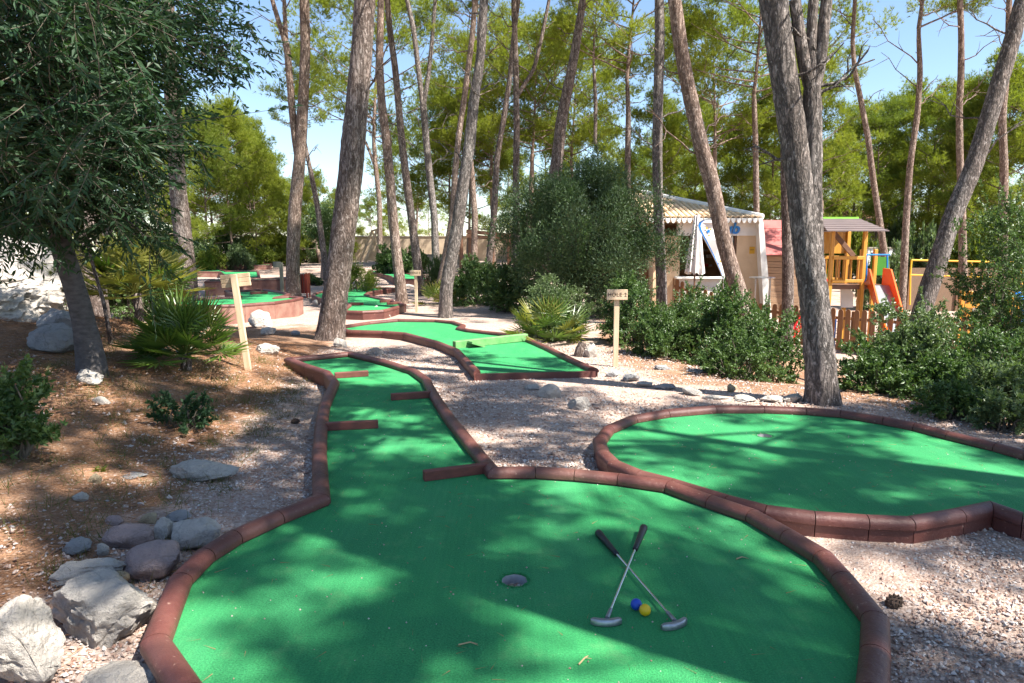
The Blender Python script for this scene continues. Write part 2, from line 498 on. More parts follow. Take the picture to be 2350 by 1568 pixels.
# ------------------------------------------------------------------ ground
def axis(lo, hi, mid, fine, n):
    u = np.linspace(-1, 1, n)
    k = 6.0
    s = np.sinh(k * u) / np.sinh(k)
    a = np.where(s < 0, mid + (mid - lo) * s, mid + (hi - mid) * s)
    lin = mid + u * fine
    w = np.abs(u) ** 3
    return np.sort(a * w + lin * (1 - w))
gx = axis(-300, 300, 0.0, 9.0, 300)
gy = axis(-120, 600, 6.0, 9.0, 300)
X, Y = np.meshgrid(gx, gy)
Z = gz(X, Y)
nz = np.array([noise.noise((x * .9, y * .9, 3.1)) * .03 + noise.noise((x * 3.2, y * 3.2, 7.7)) * .012 for x, y in zip(X.ravel(), Y.ravel())]).reshape(X.shape)
Z = Z + nz * np.clip(0.35 + bank_t(X, Y) + np.maximum(edge_dist(X, Y), 0), .35, 1.6)
V = np.stack([X.ravel(), Y.ravel(), Z.ravel()], 1)
ny, nx = X.shape
i = np.arange((ny - 1) * (nx - 1)); r, c = i // (nx - 1), i % (nx - 1)
a = r * nx + c
F = np.stack([a, a + 1, a + nx + 1, a + nx], 1)
me = np_mesh('ground', V, F, smooth=True)
lit = np.clip(S((bank_t(X, Y) - .06) / .5) * (1 - S((Y - 11) / 3)) * 1.0 + .85 * S((edge_dist(X, Y) + .5) / .6) * (1 - S((edge_dist(X, Y) - 4) / 2)) + .45 * S((Y - 24) / 8) * (1 - S((Y - 30) / 10)), 0, 1)
A = me.attributes.new('litter', 'FLOAT', 'POINT'); A.data.foreach_set('value', lit.ravel().astype(np.float32))
tag(add('ground', me, M['ground']), 'pale gravel and brown pine litter ground of the mini golf park', 'ground', kind='structure')

# ------------------------------------------------------------------ putting courses
def densify(pts, closed=False): return pts
COURSE_POLYS = []          # plan outlines, used to keep gravel off the turf
def in_poly(x, y, poly):
    x = np.asarray(x); y = np.asarray(y); ins = np.zeros(x.shape, bool)
    n = len(poly)
    for i in range(n):
        x1, y1 = poly[i][0], poly[i][1]; x2, y2 = poly[(i + 1) % n][0], poly[(i + 1) % n][1]
        c = ((y1 > y) != (y2 > y))
        with np.errstate(divide='ignore', invalid='ignore'):
            xi = (x2 - x1) * (y - y1) / (y2 - y1) + x1
        ins ^= c & (x < xi)
    return ins

KR = 0.046
def kerb_profile(depth, width=KR):
    """(across, up) measured from the crown of the cap; the wall below reaches down by depth"""
    P = [(-width * .78, -depth), (-width * .78, -.058), (-width, -.052), (-width, -.034)]
    for k in range(1, 8):
        a = math.pi - math.pi * k / 8
        P.append((width * math.cos(a), -.034 + .034 * math.sin(a)))
    P += [(width, -.034), (width, -.052), (width * .78, -.058), (width * .78, -depth)]
    return P

def course(name, label, loop, turf_z, bottom, cup=None, low=(), skip=(), group=None, cap=None):
    """loop: crown points of the kerb in order (Vector). bottom: function (x,y)->z of the wall foot"""
    org = Vector((sum(p.x for p in loop) / len(loop), sum(p.y for p in loop) / len(loop), turf_z))
    root = thing(name, org, label, 'putting green', group)
    n = len(loop)
    # orientation: make it counter-clockwise
    area = sum(loop[i].x * loop[(i + 1) % n].y - loop[(i + 1) % n].x * loop[i].y for i in range(n))
    flip = area < 0
    COURSE_POLYS.append([(p.x, p.y) for p in loop])
    # turf
    vs = [Vector((p.x, p.y)) for p in loop]
    es = [(i, (i + 1) % n) for i in range(n)]
    if cup is not None:
        k0 = len(vs)
        for k in range(24):
            a = 2 * math.pi * k / 24
            rr = .056 + (.004 * math.sin(k * 2.7))
            vs.append(Vector((cup.x + rr * math.cos(a), cup.y + rr * math.sin(a))))
        es += [(k0 + k, k0 + (k + 1) % 24) for k in range(24)]
    out = delaunay_2d_cdt(vs, es, [], 1, 1e-5)
    cv, cf = out[0], out[2]
    if cup is not None:
        cf = [f for f in cf if (sum((cv[i] for i in f), Vector((0, 0))) / len(f) - Vector((cup.x, cup.y))).length > .05]
    mb = MB(org)
    mb.poly([(p.x, p.y, turf_z) for p in cv], cf)
    t = mb.build('turf', M['turf'], root)
    # make sure the turf faces up
    me = t.data
    if len(me.polygons) and me.polygons[0].normal.z < 0: me.flip_normals()
    if cup is not None:
        mb = MB(org)
        ring = lambda r, z: [(cup.x + r * math.cos(2 * math.pi * k / 24), cup.y + r * math.sin(2 * math.pi * k / 24), z) for k in range(24)]
        V = ring(.0535, turf_z - .002) + ring(.0535, turf_z - .05) + ring(.057, turf_z - .05) + ring(.057, turf_z - .002)
        F = [(j * 24 + k, j * 24 + (k + 1) % 24, ((j + 1) % 4) * 24 + (k + 1) % 24, ((j + 1) % 4) * 24 + k) for j in range(4) for k in range(24)]
        mb.poly(V, F)
        co = mb.build('cup', M['cup'], root, smooth=True)
        mb = MB(org); mb.poly(ring(.054, turf_z - .042), [tuple(range(24))])
        mb.build('cup_floor', M['ground'], co).location = (0, 0, 0)
        rnd = random.Random(5); mb = MB(org)
        for k in range(90):
            a, r_ = rnd.random() * 6.28, .045 * math.sqrt(rnd.random())
            s = rnd.uniform(.004, .009)
            mb.box((cup.x + r_ * math.cos(a), cup.y + r_ * math.sin(a), turf_z - .038), (s * 1.6, s, s), rot=Matrix.Rotation(rnd.random() * 3, 3, (rnd.random(), rnd.random(), rnd.random() + .1)))
        q = mb.build('gravel_in_cup', M['gravel'], co); q['kind'] = 'stuff'
        # frayed turf rim
        rnd = random.Random(8); V, F = [], []
        for k in range(420):
            a = rnd.random() * 6.28; r_ = .056 + rnd.random() * .006
            p = Vector((cup.x + r_ * math.cos(a), cup.y + r_ * math.sin(a), turf_z))
            d = Vector((rnd.uniform(-1, 1), rnd.uniform(-1, 1), rnd.uniform(.3, 1))).normalized() * rnd.uniform(.006, .016)
            s = Vector((-d.y, d.x, 0)).normalized() * .0009
            b = len(V); V += [p - s - org, p + s - org, p + d - org]; F.append((b, b + 1, b + 2))
        q = add('frayed_turf', np_mesh('frayed_turf', V, F), M['turf'], root); q['kind'] = 'stuff'
    # kerb: one piece per straight
    P2 = [Vector((p.x, p.y)) for p in loop]
    for i in range(n):
        if i in skip: continue
        a, b = loop[i], loop[(i + 1) % n]
        pa, pb = P2[i], P2[(i + 1) % n]
        d = (pb - pa)
        if d.length < .02: continue
        d.normalize()
        dp = (pa - P2[i - 1]); dn = (P2[(i + 2) % n] - pb)
        dp = dp.normalized() if dp.length > 1e-6 else d
        dn = dn.normalized() if dn.length > 1e-6 else d
        def mitre(d1, d2):
            t = d1 + d2
            if t.length < .25: return Vector((-d.y, d.x))
            t.normalize(); nrm = Vector((-t.y, t.x))
            k = nrm.dot(Vector((-d.y, d.x)))
            return nrm / max(k, .45)
        na, nb = mitre(dp, d), mitre(d, dn)
        gap = .0022
        secs = []
        L = (pb - pa).length
        ns = 2 if L < .35 else 3
        for s in range(ns):
            t = s / (ns - 1)
            p = a.lerp(b, t)
            nn = na if s == 0 else nb if s == ns - 1 else Vector((-d.y, d.x))
            sh = gap if s == 0 else -gap if s == ns - 1 else 0
            zf = min(bottom(p.x, p.y), turf_z - .03) - .05
            is_low = i in low
            depth = max((p.z - zf), .08)
            sec = []
            for (u, v_) in (kerb_profile(depth) if not is_low else [(-.02, -depth), (-.02, -.045), (.02, -.045), (.02, -depth)]):
                wob = noise.noise((p.x * 3, p.y * 3, v_ * 10)) * .004
                q = Vector((p.x, p.y)) + nn * (u + (wob if abs(v_) < .06 else 0)) + d * sh
                sec.append(Vector((q.x, q.y, p.z + v_ + wob)))
            secs.append(sec)
        m = len(secs[0])
        V = [q for s in secs for q in s]
        F = [(s * m + k, s * m + k + 1, (s + 1) * m + k + 1, (s + 1) * m + k) for s in range(ns - 1) for k in range(m - 1)]
        F += [tuple(range(m)), tuple(range((ns - 1) * m + m - 1, (ns - 1) * m - 1, -1))]
        mb = MB(org); mb.poly(V, F)
        me_o = mb.build('kerb', [M['kerb'], M['kerb_wall']], root, smooth=True)
        if not (i in low):
            mi = []
            for f in me_o.data.polygons:
                zc = sum(me_o.data.vertices[k].co.z for k in f.vertices) / len(f.vertices) + org.z
                mi.append(1 if (max(me_o.data.vertices[k].co.z for k in f.vertices) + org.z < min(a.z, b.z) - .045 and turf_z > .1) else 0)
            me_o.data.polygons.foreach_set('material_index', np.array(mi, np.int32))
    return root, org

def board(root, org, p, q, w, h, mat, name='baffle_board'):
    mb = MB(org); mb.bar(p, q, w, h, bev=.004)
    return mb.build(name, mat, root)

D_A = [(357, 1457), (412, 1314), (470, 1258), (537, 1217), (637, 1172), (738, 1133), (734, 1085), (733, 1030), (736, 975), (745, 922), (768, 872), (750, 850), (705, 836), (663, 820),
       (802, 807), (860, 820), (905, 832), (950, 846), (978, 866), (992, 893), (1013, 925), (1040, 962), (1080, 1010), (1133, 1072), (1230, 1072), (1320, 1078), (1420, 1087), (1535, 1103),
       (1632, 1137), (1728, 1168), (1810, 1215), (1890, 1262), (1935, 1312), (2010, 1402), (2010, 1480), (2002, 1568)]
ZA = .062
loopA = [on_z(x, y, ZA) for x, y in D_A] + [Vector((1.0, 1.35, ZA)), Vector((.62, .85, ZA)), Vector((.1, .62, ZA)), Vector((-.45, .75, ZA)), Vector((-.82, 1.2, ZA))] + [on_z(430, 1568, ZA)]
cupA = on_z(1181, 1332, 0)
rootA, orgA = course('putting_green', 'large round green turf hole in front, holding two putters, with a long lane behind', loopA, 0.0, gz, cupA)
for (x1, y1), (x2, y2) in (((972, 1092), (1130, 1072)), ((748, 979), (868, 973)), ((897, 911), (992, 905)), ((768, 862), (845, 857))):
    p, q = on_z(x1, y1, .03), on_z(x2, y2, .03)
    board(rootA, orgA, p, q, .045, .06, M['board_red'])

D_B = [(1376, 1003), (1396, 977), (1452, 953), (1530, 940), (1640, 931), (1752, 931), (1850, 935), (1930, 941), (2030, 957), (2103, 970), (2180, 990), (2290, 1016), (2349, 1033)]
D_B2 = [(2349, 1178), (2275, 1152), (2200, 1168), (2088, 1187), (1990, 1183), (1870, 1174), (1760, 1160), (1670, 1137), (1545, 1099), (1470, 1080), (1410, 1055), (1384, 1030)]
ZB = .045
loopB = [on_z(x, y, ZB) for x, y in D_B]
e1, e2 = loopB[-1], on_z(*D_B2[0], ZB)
loopB += [Vector((4.5, 4.35, ZB)), Vector((4.75, 3.7, ZB)), Vector((4.3, 3.1, ZB)), Vector((3.4, 3.05, ZB))]
loopB += [on_z(x, y, ZB) for x, y in D_B2]
rootB, orgB = course('putting_green', 'wide oval green turf hole on the right beside the pine with the forked trunk', loopB, -.012, gz, on_z(1755, 1000, -.012))

D_C = [(778, 748), (845, 738), (912, 732), (1000, 733), (1040, 737), (1063, 744), (1052, 750), (1075, 755), (1150, 763), (1208, 774), (1258, 795), (1310, 820), (1362, 843),
       (1095, 849), (1068, 820), (1048, 800), (1005, 783), (930, 763), (880, 759), (800, 757)]
ZC = -.02
loopC = [on_z(x, y, ZC) for x, y in D_C]
rootC, orgC = course('putting_green', 'green turf hole crossed by a green painted board, next to the HOLE 2 sign', loopC, -.075, gz, None, low=(12,))
p, q = on_z(1040, 789, -.045), on_z(1206, 772, -.02)
mb = MB(orgC); mb.bar(on_z(1042, 792, -.03), on_z(1208, 774, -.015), .09, .11, bev=.008)
mb.build('baffle_board', M['board_green'], rootC)
mb = MB(orgC)
w0, w1 = on_z(1078, 786, .005), on_z(1108, 795, -.07)
mb.bar(w0, w1, .12, .025); mb.build('ramp_board', M['board_green'], rootC)

D_D = [(718, 677), (735, 684), (760, 689), (790, 691), (803, 698), (793, 706), (783, 712), (832, 713), (877, 711), (902, 705), (928, 697), (903, 690), (879, 685), (851, 679), (838, 674), (845, 670), (871, 665), (908, 660), (860, 659), (800, 660), (746, 667), (722, 672)]
loopD = [on_z(x, y, .05) for x, y in D_D]
rootD, orgD = course('putting_green', 'pale green winding turf hole behind the thick leaning pine trunk', loopD, 0.0, lambda x, y: gz(x, y) - .05)
for (x1, y1), (x2, y2) in (((804, 698), (834, 697.5)), ((872, 692), (903, 690.5)), ((888, 697), (920, 695.5))):
    board(rootD, orgD, on_z(x1, y1, .03), on_z(x2, y2, .03), .05, .06, M['board_red'])

D_E = [(379, 693), (410, 698), (449, 700), (508, 699), (560, 697), (627, 692), (671, 686), (691, 681), (664, 679), (632, 681), (653, 677), (662, 673), (641, 668), (605, 663), (553, 666), (519, 666), (538, 674), (551, 677.5), (538, 680), (494, 682), (449, 684), (405, 688)]
loopE = [on_z(x, y, .24) for x, y in D_E]
rootE, orgE = course('putting_green', 'raised turf hole behind a tall pinkish painted wall near the fan palm', loopE, .19, lambda x, y: gz(x, y) - .05)
board(rootE, orgE, on_z(574, 673, .22), on_z(614, 671.5, .22), .05, .06, M['board_red'])

def flat_course(label, D, z, tz):
    return course('putting_green', label, [on_z(x, y, z) for x, y in D], tz, lambda x, y: gz(x, y) - .05)
flat_course('small far turf hole behind the HOLE 3 sign in front of the shrubs', [(858, 617), (905, 622), (953, 630), (984, 637), (975, 640), (925, 640), (905, 637.5), (894, 632), (872, 628), (850, 622)], .22, .17)
flat_course('shaded far turf hole with an angled kerb behind the blank board sign', [(436, 615), (495, 614.5), (508, 618.5), (519, 621.5), (591, 621), (595, 636), (530, 638), (514, 629), (505, 623), (436, 623)], .30, .25)
flat_course('long narrow raised hole with a brown front wall beside the grey post', [(472, 645.5), (530, 643.5), (590, 641.5), (660, 640), (658, 637), (590, 638), (530, 640), (478, 641.5)], .33, .29)
rootH, orgH = flat_course('farthest raised hole with a triangular hump in front of the undergrowth', [(440, 608.5), (559, 608.5), (622, 608), (622, 605.5), (559, 605), (440, 605)], .42, .37)
mb = MB(orgH)
a, b, c_ = at(482, 607.5, orgH.y), at(497, 592, orgH.y), at(515, 607, orgH.y)
for p, q in ((a, b), (b, c_)):
    mb.bar(p, q, .6, .12)
mb.build('hump', M['kerb'], rootH)
SHADE_PINES = [(6.6, -.9, 11.0, 'patch', 1.0), (4.6, -2.7, 11.0, 'patch', .9), (6.0, 2.0, 11.0, 'patch', .95), (3.4, .6, 11.0, 'patch', 1.0), (10.3, -.1, 11.5, 'patch', .9), (12.8, 3.4, 12.0, 'loose', 1.0), (7.6, -4.0, 11.0, 'patch', .9)]

# ------------------------------------------------------------------ plants: generators
def unit(a):
    return a / np.maximum(np.linalg.norm(a, axis=-1, keepdims=True), 1e-9)
def blades(rng, P, Dn, L, W):
    """one thin pointed triangle per row"""
    n = len(P)
    side = unit(np.cross(Dn, unit(rng.normal(size=(n, 3))))) * np.reshape(W, (-1, 1))
    V = np.empty((n, 3, 3)); V[:, 0] = P - side; V[:, 1] = P + side; V[:, 2] = P + Dn * np.reshape(L, (-1, 1))
    return V.reshape(-1, 3), np.arange(n * 3).reshape(-1, 3)
def leaves(rng, P, Dn, L, W, droop=0.0):
    """one lozenge leaf, folded a little along its midrib, per row (two triangles)"""
    n = len(P)
    side = unit(np.cross(Dn, unit(rng.normal(size=(n, 3)))))
    nrm = np.cross(side, Dn)
    L = np.reshape(L, (-1, 1)) * np.ones((n, 1)); W = np.reshape(W, (-1, 1)) * np.ones((n, 1))
    V = np.empty((n, 4, 3))
    V[:, 0] = P; V[:, 1] = P + Dn * L * .48 + side * W + nrm * W * .35; V[:, 2] = P + Dn * L + np.array([0, 0, -droop]) * L; V[:, 3] = P + Dn * L * .48 - side * W + nrm * W * .35
    a = np.arange(n) * 4
    F = np.concatenate([np.stack([a, a + 1, a + 2], 1), np.stack([a, a + 2, a + 3], 1)])
    return V.reshape(-1, 3), F
def np_tube(pts, rad, n=6):
    """vertices and quads of a tube through pts"""
    pts = np.asarray(pts, float); m = len(pts)
    t = np.gradient(pts, axis=0); t = unit(t)
    ref = np.array([1.0, 0.13, 0.07]); u = unit(np.cross(t, ref)); w = np.cross(t, u)
    a = np.arange(n) * 2 * math.pi / n
    V = pts[:, None] + (u[:, None] * np.cos(a)[None, :, None] + w[:, None] * np.sin(a)[None, :, None]) * np.asarray(rad, float).reshape(-1, 1, 1)
    i = np.arange((m - 1) * n); r, k = i // n, i % n
    F = np.stack([r * n + k, r * n + (k + 1) % n, (r + 1) * n + (k + 1) % n, (r + 1) * n + k], 1)
    return V.reshape(-1, 3), F
class Acc:
    def __init__(self): self.V, self.F, self.n = [], [], 0
    def put(self, VF):
        V, F = VF; self.V.append(V); self.F.append(F + self.n); self.n += len(V)
    def mesh(self, name, smooth=False):
        return np_mesh(name, np.concatenate(self.V), np.concatenate(self.F), smooth=smooth)

def resample(pts, rad, step):
    pts = np.asarray(pts, float); rad = np.asarray(rad, float)
    s = np.concatenate([[0], np.cumsum(np.linalg.norm(np.diff(pts, axis=0), axis=1))])
    n = max(int(s[-1] / step), 3)
    q = np.linspace(0, s[-1], n)
    fine = np.stack([np.interp(q, s, pts[:, k]) for k in range(3)], 1)
    k = np.array([.25, .5, .25])
    for _ in range(int(.25 / step) + 2):
        f2 = fine.copy(); f2[1:-1] = fine[:-2] * .25 + fine[1:-1] * .5 + fine[2:] * .25; fine = f2
    return fine, np.interp(q, s, rad)

def stem_geo(pts, rad, n=14, step=.12, seed=0, rough=.05, flare=True, plate=0.0):
    P, rr = resample(pts, rad, step)
    m = len(P)
    if flare:
        h = np.linalg.norm(P - P[0], axis=1)
        rr = rr * (1 + .38 * np.exp(-h / .16))
    V, F = np_tube(P, rr, n)
    C = np.repeat(P, n, axis=0)
    D = V - C
    k = np.array([1 + rough * (noise.noise((d[0] * 9 / max(r_, .02) * .2 + seed, d[1] * 9 / max(r_, .02) * .2, c[2] * 1.3)) + .6 * noise.noise((v[0] * 22 + seed, v[1] * 22, v[2] * 5)))
                  + plate * (abs(noise.noise((v[0] * 34 + seed, v[1] * 34, v[2] * 7))) - .15)
                  for d, c, v, r_ in zip(D, C, V, np.repeat(rr, n))])
    return C + D * k[:, None], F

def gen_crown(seed, Hc, Rc, n_limb, blades_n, L, W, top=1.0, sparse=1.0, r0=.07, low_el=12, spread=.42):
    rng = np.random.default_rng(seed)
    br = Acc()
    ax = np.stack([np.sin(np.linspace(0, 2.5, 9)) * .12, np.cos(np.linspace(0, 3, 9)) * .1 - .1, np.linspace(0, Hc * .93, 9)], 1)
    br.put(np_tube(ax, np.linspace(r0, .012, 9), 7))
    cl = []
    for i in range(n_limb):
        u = (i + rng.random() * .6) / n_limb
        az = i * 2.4 + rng.normal() * .35
        el = R(low_el + 48 * u + rng.normal() * 7)
        Lb = Rc * (.72 + .28 * math.sin(math.pi * min(u + .1, 1))) * (1 - .5 * u ** 2 * top) * rng.uniform(.75, 1.1)
        z0 = u * Hc * .9
        b0 = np.array([np.interp(z0, ax[:, 2], ax[:, 0]), np.interp(z0, ax[:, 2], ax[:, 1]), z0])
        h = np.array([math.cos(az), math.sin(az), 0])
        s = np.linspace(0, 1, 7)[:, None]
        side = np.array([-h[1], h[0], 0]) * rng.normal() * .15
        pts = b0 + h * Lb * s * math.cos(el) + np.array([0, 0, 1]) * (Lb * s * math.sin(el) + .12 * Lb * s ** 2) + side * Lb * s ** 2 + rng.normal(size=(7, 3)) * .03 * s
        br.put(np_tube(pts, np.linspace(r0 * .5 * (1 - .4 * u), .008, 7), 5))
        cl.append((pts[-1], .5))
        nsub = max(2, int(4 * sparse))
        for k in range(nsub):
            t = rng.uniform(.38, .95); j = t * 6; a = int(j)
            p = pts[a] + (pts[min(a + 1, 6)] - pts[a]) * (j - a)
            ang = az + rng.choice([-1, 1]) * rng.uniform(.4, 1.2)
            Ls = Lb * rng.uniform(.22, .45)
            e = p + np.array([math.cos(ang) * Ls, math.sin(ang) * Ls, Ls * rng.uniform(.1, .7)])
            q = np.stack([p, (p + e) / 2 + np.array([0, 0, -.03]), e])
            br.put(np_tube(q, [.016, .011, .005], 4))
            cl.append((e, .42))
        if rng.random() < .5:     # bare dead twig
            a = rng.integers(1, 4); ang = az + rng.normal()
            e = pts[a] + np.array([math.cos(ang), math.sin(ang), rng.uniform(-.3, .3)]) * Lb * .3
            br.put(np_tube(np.stack([pts[a], (pts[a] + e) / 2 + rng.normal(size=3) * .05, e]), [.011, .008, .003], 4))
    cl.append((ax[-1] + np.array([0, 0, .2]), .45))
    n_t = int(blades_n / len(cl) / 8)
    PP, DD = [], []
    for c, r_ in cl:
        r_ = r_ * rng.uniform(.75, 1.3) * spread / .42
        # a clump is a few upright tufts with tufts of needles round them
        sub = rng.normal(size=(max(n_t // 9, 4), 3)); sub = unit(sub) * rng.random((len(sub), 1)) ** .4 * r_ * np.array([1, 1, .62])
        cen = sub[rng.integers(0, len(sub), n_t)]
        off = rng.normal(size=(n_t, 3)) * .085 * spread / .42
        p = c + cen + off + np.array([0, 0, .08])
        tdir = unit(unit(off) * .55 + unit(cen) * .5 + np.array([0, 0, .75]))
        for b in range(8):
            PP.append(p + rng.normal(size=p.shape) * .01)
            DD.append(unit(tdir + rng.normal(size=p.shape) * .55))
    PP, DD = np.concatenate(PP), np.concatenate(DD)
    cr = np_mesh('pine_crown', *blades(rng, PP, DD, rng.uniform(.7, 1.2, len(PP)) * L, W))
    return br.mesh('pine_branches', True), cr

CROWN = {
    'umbrella': gen_crown(11, 4.6, 3.3, 15, 44000, .15, .0075, top=.6, low_el=8),
    'round': gen_crown(12, 5.6, 2.6, 17, 46000, .15, .0075, top=1.0),
    'loose': gen_crown(13, 5.0, 2.7, 13, 34000, .15, .0065, top=.8, sparse=.8, low_el=18),
    'full': gen_crown(14, 7.6, 2.7, 25, 78000, .16, .0085, top=1.25, low_el=0, spread=.5),
    'dense': gen_crown(16, 4.8, 3.2, 24, 84000, .15, .0085, top=.8, low_el=2, spread=.5),
    'patch': gen_crown(17, 4.4, 3.4, 11, 36000, .17, .0135, top=.6, low_el=6, spread=.42, sparse=.5),
}
for k, (b_, c_) in CROWN.items():
    b_.materials.append(M['bark_pale']); c_.materials.append(M['pine'])
dark_crowns = {}
def crown_mesh(kind, dark=False):
    if not dark: return CROWN[kind][1]
    if kind not in dark_crowns:
        m = CROWN[kind][1].copy(); m.materials.clear(); m.materials.append(M['pine_dark']); dark_crowns[kind] = m
    return dark_crowns[kind]

ORD = ['first', 'second', 'third', 'fourth', 'fifth', 'sixth', 'seventh', 'eighth', 'ninth', 'tenth', 'eleventh', 'twelfth', 'thirteenth', 'fourteenth', 'fifteenth', 'sixteenth', 'seventeenth', 'eighteenth', 'nineteenth', 'twentieth',
       'twenty-first', 'twenty-second', 'twenty-third', 'twenty-fourth', 'twenty-fifth', 'twenty-sixth', 'twenty-seventh', 'twenty-eighth', 'twenty-ninth', 'thirtieth']
def ordinals(keys, pxs):
    out = []
    for k, x in zip(keys, pxs): out.append(ORD[sorted(p for q, p in zip(keys, pxs) if q == k).index(x)])
    return out
rs = random.Random(77)
def put_crown(root, p, kind, scale, dark=False, rz=None):
    rz = rs.random() * 6.28 if rz is None else rz
    b = add('branches', CROWN[kind][0], None, root, p, (0, 0, rz), scale)
    c = add('crown', crown_mesh(kind, dark), None, root, p, (0, 0, rz), scale)
    return b, c

def pine_from_stems(label, depth, stems, mat, crowns, n=14, step=.14, group=None, plate=0.0, sink=.1, dark=False, rough=.05, base_y=None):
    """stems: lists of (px, py, width px) going up; the first starts at the ground. crowns: (kind, scale, height above the stem's last point) per stem or None"""
    k = depth / FPX * (math.cos(PITCH) ** -1)
    acc = Acc(); root = None; tops = []
    for si, st in enumerate(stems):
        pts = [at(x, y, depth) for x, y, w in st]; rad = [w * k / 2 for x, y, w in st]
        if si == 0:
            b = pts[0]; zg = g(b.x, b.y)
            if b.z > zg + .02:
                d = (pts[0] - pts[1]); d = d / max(abs(d.z), .2) * (b.z - zg)
                d.x *= .6
                pts.insert(0, Vector((b.x + d.x, b.y, zg))); rad.insert(0, rad[0] * 1.08)
            base = Vector((pts[0].x, depth, g(pts[0].x, depth)))
            pts[0].z = base.z - sink
            root = thing('pine_tree', base, label, 'pine tree', group)
        cr = crowns[si]
        if cr:
            kind, sc, up = cr
            d = (pts[-1] - pts[-2]).normalized()
            d = (d * .7 + Vector((rs.uniform(-.08, .08), rs.uniform(-.15, .15), .45))).normalized()
            e = pts[-1] + d * up
            mid = pts[-1] + (pts[-1] - pts[-2]).normalized() * up * .45
            pts += [mid, e]; rad += [rad[-1] * .85, max(rad[-1] * .68, .07 * sc * .9)]
            tops.append((e - base, kind, sc))
        acc.put(stem_geo([p - base for p in pts], rad, n if si == 0 else max(n - 4, 8), step, seed=si * 7 + depth, flare=(si == 0), plate=plate, rough=rough))
    rb = np.random.default_rng(int(depth * 100) + len(label))
    for si, st in enumerate(stems):
        if len(st) < 3: continue
        for j in range(5 if si == 0 else 2):
            t = rb.uniform(.45, 1.0) * (len(st) - 1); i0 = min(int(t), len(st) - 2)
            x, y, w = [st[i0][q] + (st[i0 + 1][q] - st[i0][q]) * (t - i0) for q in range(3)]
            p0 = np.array(at(x, y, depth) - base); az = rb.random() * 6.28
            Lb = rb.uniform(.35, 1.5) * min(1.0, depth / 16 + .2)
            if rb.random() < .35: Lb = .12
            h = np.array([math.cos(az), math.sin(az) * .6, rb.uniform(-.1, .6)])
            s_q = np.linspace(0, 1, 6)[:, None]
            pts_ = p0 + h * Lb * s_q + np.array([0, 0, .35]) * Lb * s_q ** 2 + rb.normal(size=(6, 3)) * .035 * Lb * (s_q > 0)
            r_ = min(.02, w * k * .2)
            acc.put(np_tube(pts_, np.linspace(r_, r_ * .3, 6), 5))
            if Lb > .4:
                for q in range(3):
                    b0 = pts_[2 + q]; e = b0 + unit(h + rb.normal(size=3) * .8) * Lb * .4
                    acc.put(np_tube(np.stack([b0, (b0 + e) / 2 + rb.normal(size=3) * .03, e]), [r_ * .5, r_ * .35, r_ * .15], 4))
    add('trunk', acc.mesh('trunk', True), mat, root)
    for p, kind, sc in tops: put_crown(root, p, kind, sc, dark)
    return root

PIL = 'tall pines among the putting greens'
T = pine_from_stems
T('thick dark pine trunk leaning right, standing between the first and second greens', 10.8, [[(757, 776, 58), (768, 690, 56), (790, 520, 54), (806, 380, 52), (820, 230, 48), (832, 100, 45), (838, 0, 44)]], M['bark_pine'], [('umbrella', 1.05, 4.2)], n=30, step=.07, group=PIL, plate=.10)
T('nearest pine with a thick twin trunk and three forked stems beside the oval green', 6.4,
  [[(1890, 928, 70), (1882, 820, 66), (1870, 700, 62), (1852, 560, 60), (1838, 440, 56), (1822, 320, 56), (1808, 230, 56), (1793, 130, 55), (1774, 0, 54)],
   [(1868, 690, 40), (1868, 560, 42), (1864, 432, 40), (1866, 300, 38), (1863, 232, 38), (1864, 200, 34)],
   [(1864, 215, 26), (1849, 166, 27), (1833, 66, 25), (1824, 0, 24)],
   [(1866, 200, 22), (1859, 133, 22), (1864, 50, 21), (1867, 0, 20)],
   [(1866, 212, 26), (1879, 166, 27), (1888, 83, 25), (1897, 0, 23)]],
  M['bark_grey'], [('loose', 1.0, 4.6), None, None, None, ('loose', .8, 4.4)], n=36, step=.05, group=PIL, plate=.13)
T('dark pine trunk leaning strongly right above the bushes at the right edge', 11.5, [[(2112, 720, 40), (2131, 668, 40), (2185, 498, 37), (2235, 382, 36), (2281, 232, 35), (2321, 100, 32), (2347, 0, 30)]], M['bark_grey'], [('round', .95, 3.6)], n=18, step=.1, group=PIL, plate=.08)
T('slender pine leaning left in front of the blue lettered kiosk', 12.3, [[(1712, 720, 38), (1689, 651, 36), (1666, 575, 34), (1649, 498, 33), (1633, 415, 33), (1612, 349, 32), (1586, 232, 31), (1563, 116, 30), (1548, 0, 28)]], M['bark_pale'], [('umbrella', .95, 4.0)], n=18, step=.1, group=PIL, plate=.08)
T('upright grey pine between the big grey-green bush and the kiosk', 17, [[(1518, 640, 24), (1511, 498, 23), (1509, 415, 22), (1508, 332, 22), (1510, 232, 21), (1514, 100, 21), (1513, 0, 20)]], M['bark_grey'], [('round', 1.0, 3.0)], group=PIL, plate=.06)
T('mossy pine leaning right at the far kerb of the second green', 14.2, [[(1022, 728, 31), (1024, 658, 29), (1040, 575, 28), (1053, 498, 28), (1067, 399, 26), (1078, 332, 25), (1087, 232, 23), (1103, 133, 20), (1111, 0, 18)]], M['bark_grey'], [('umbrella', 1.0, 3.4)], n=18, step=.1, group=PIL, plate=.08)
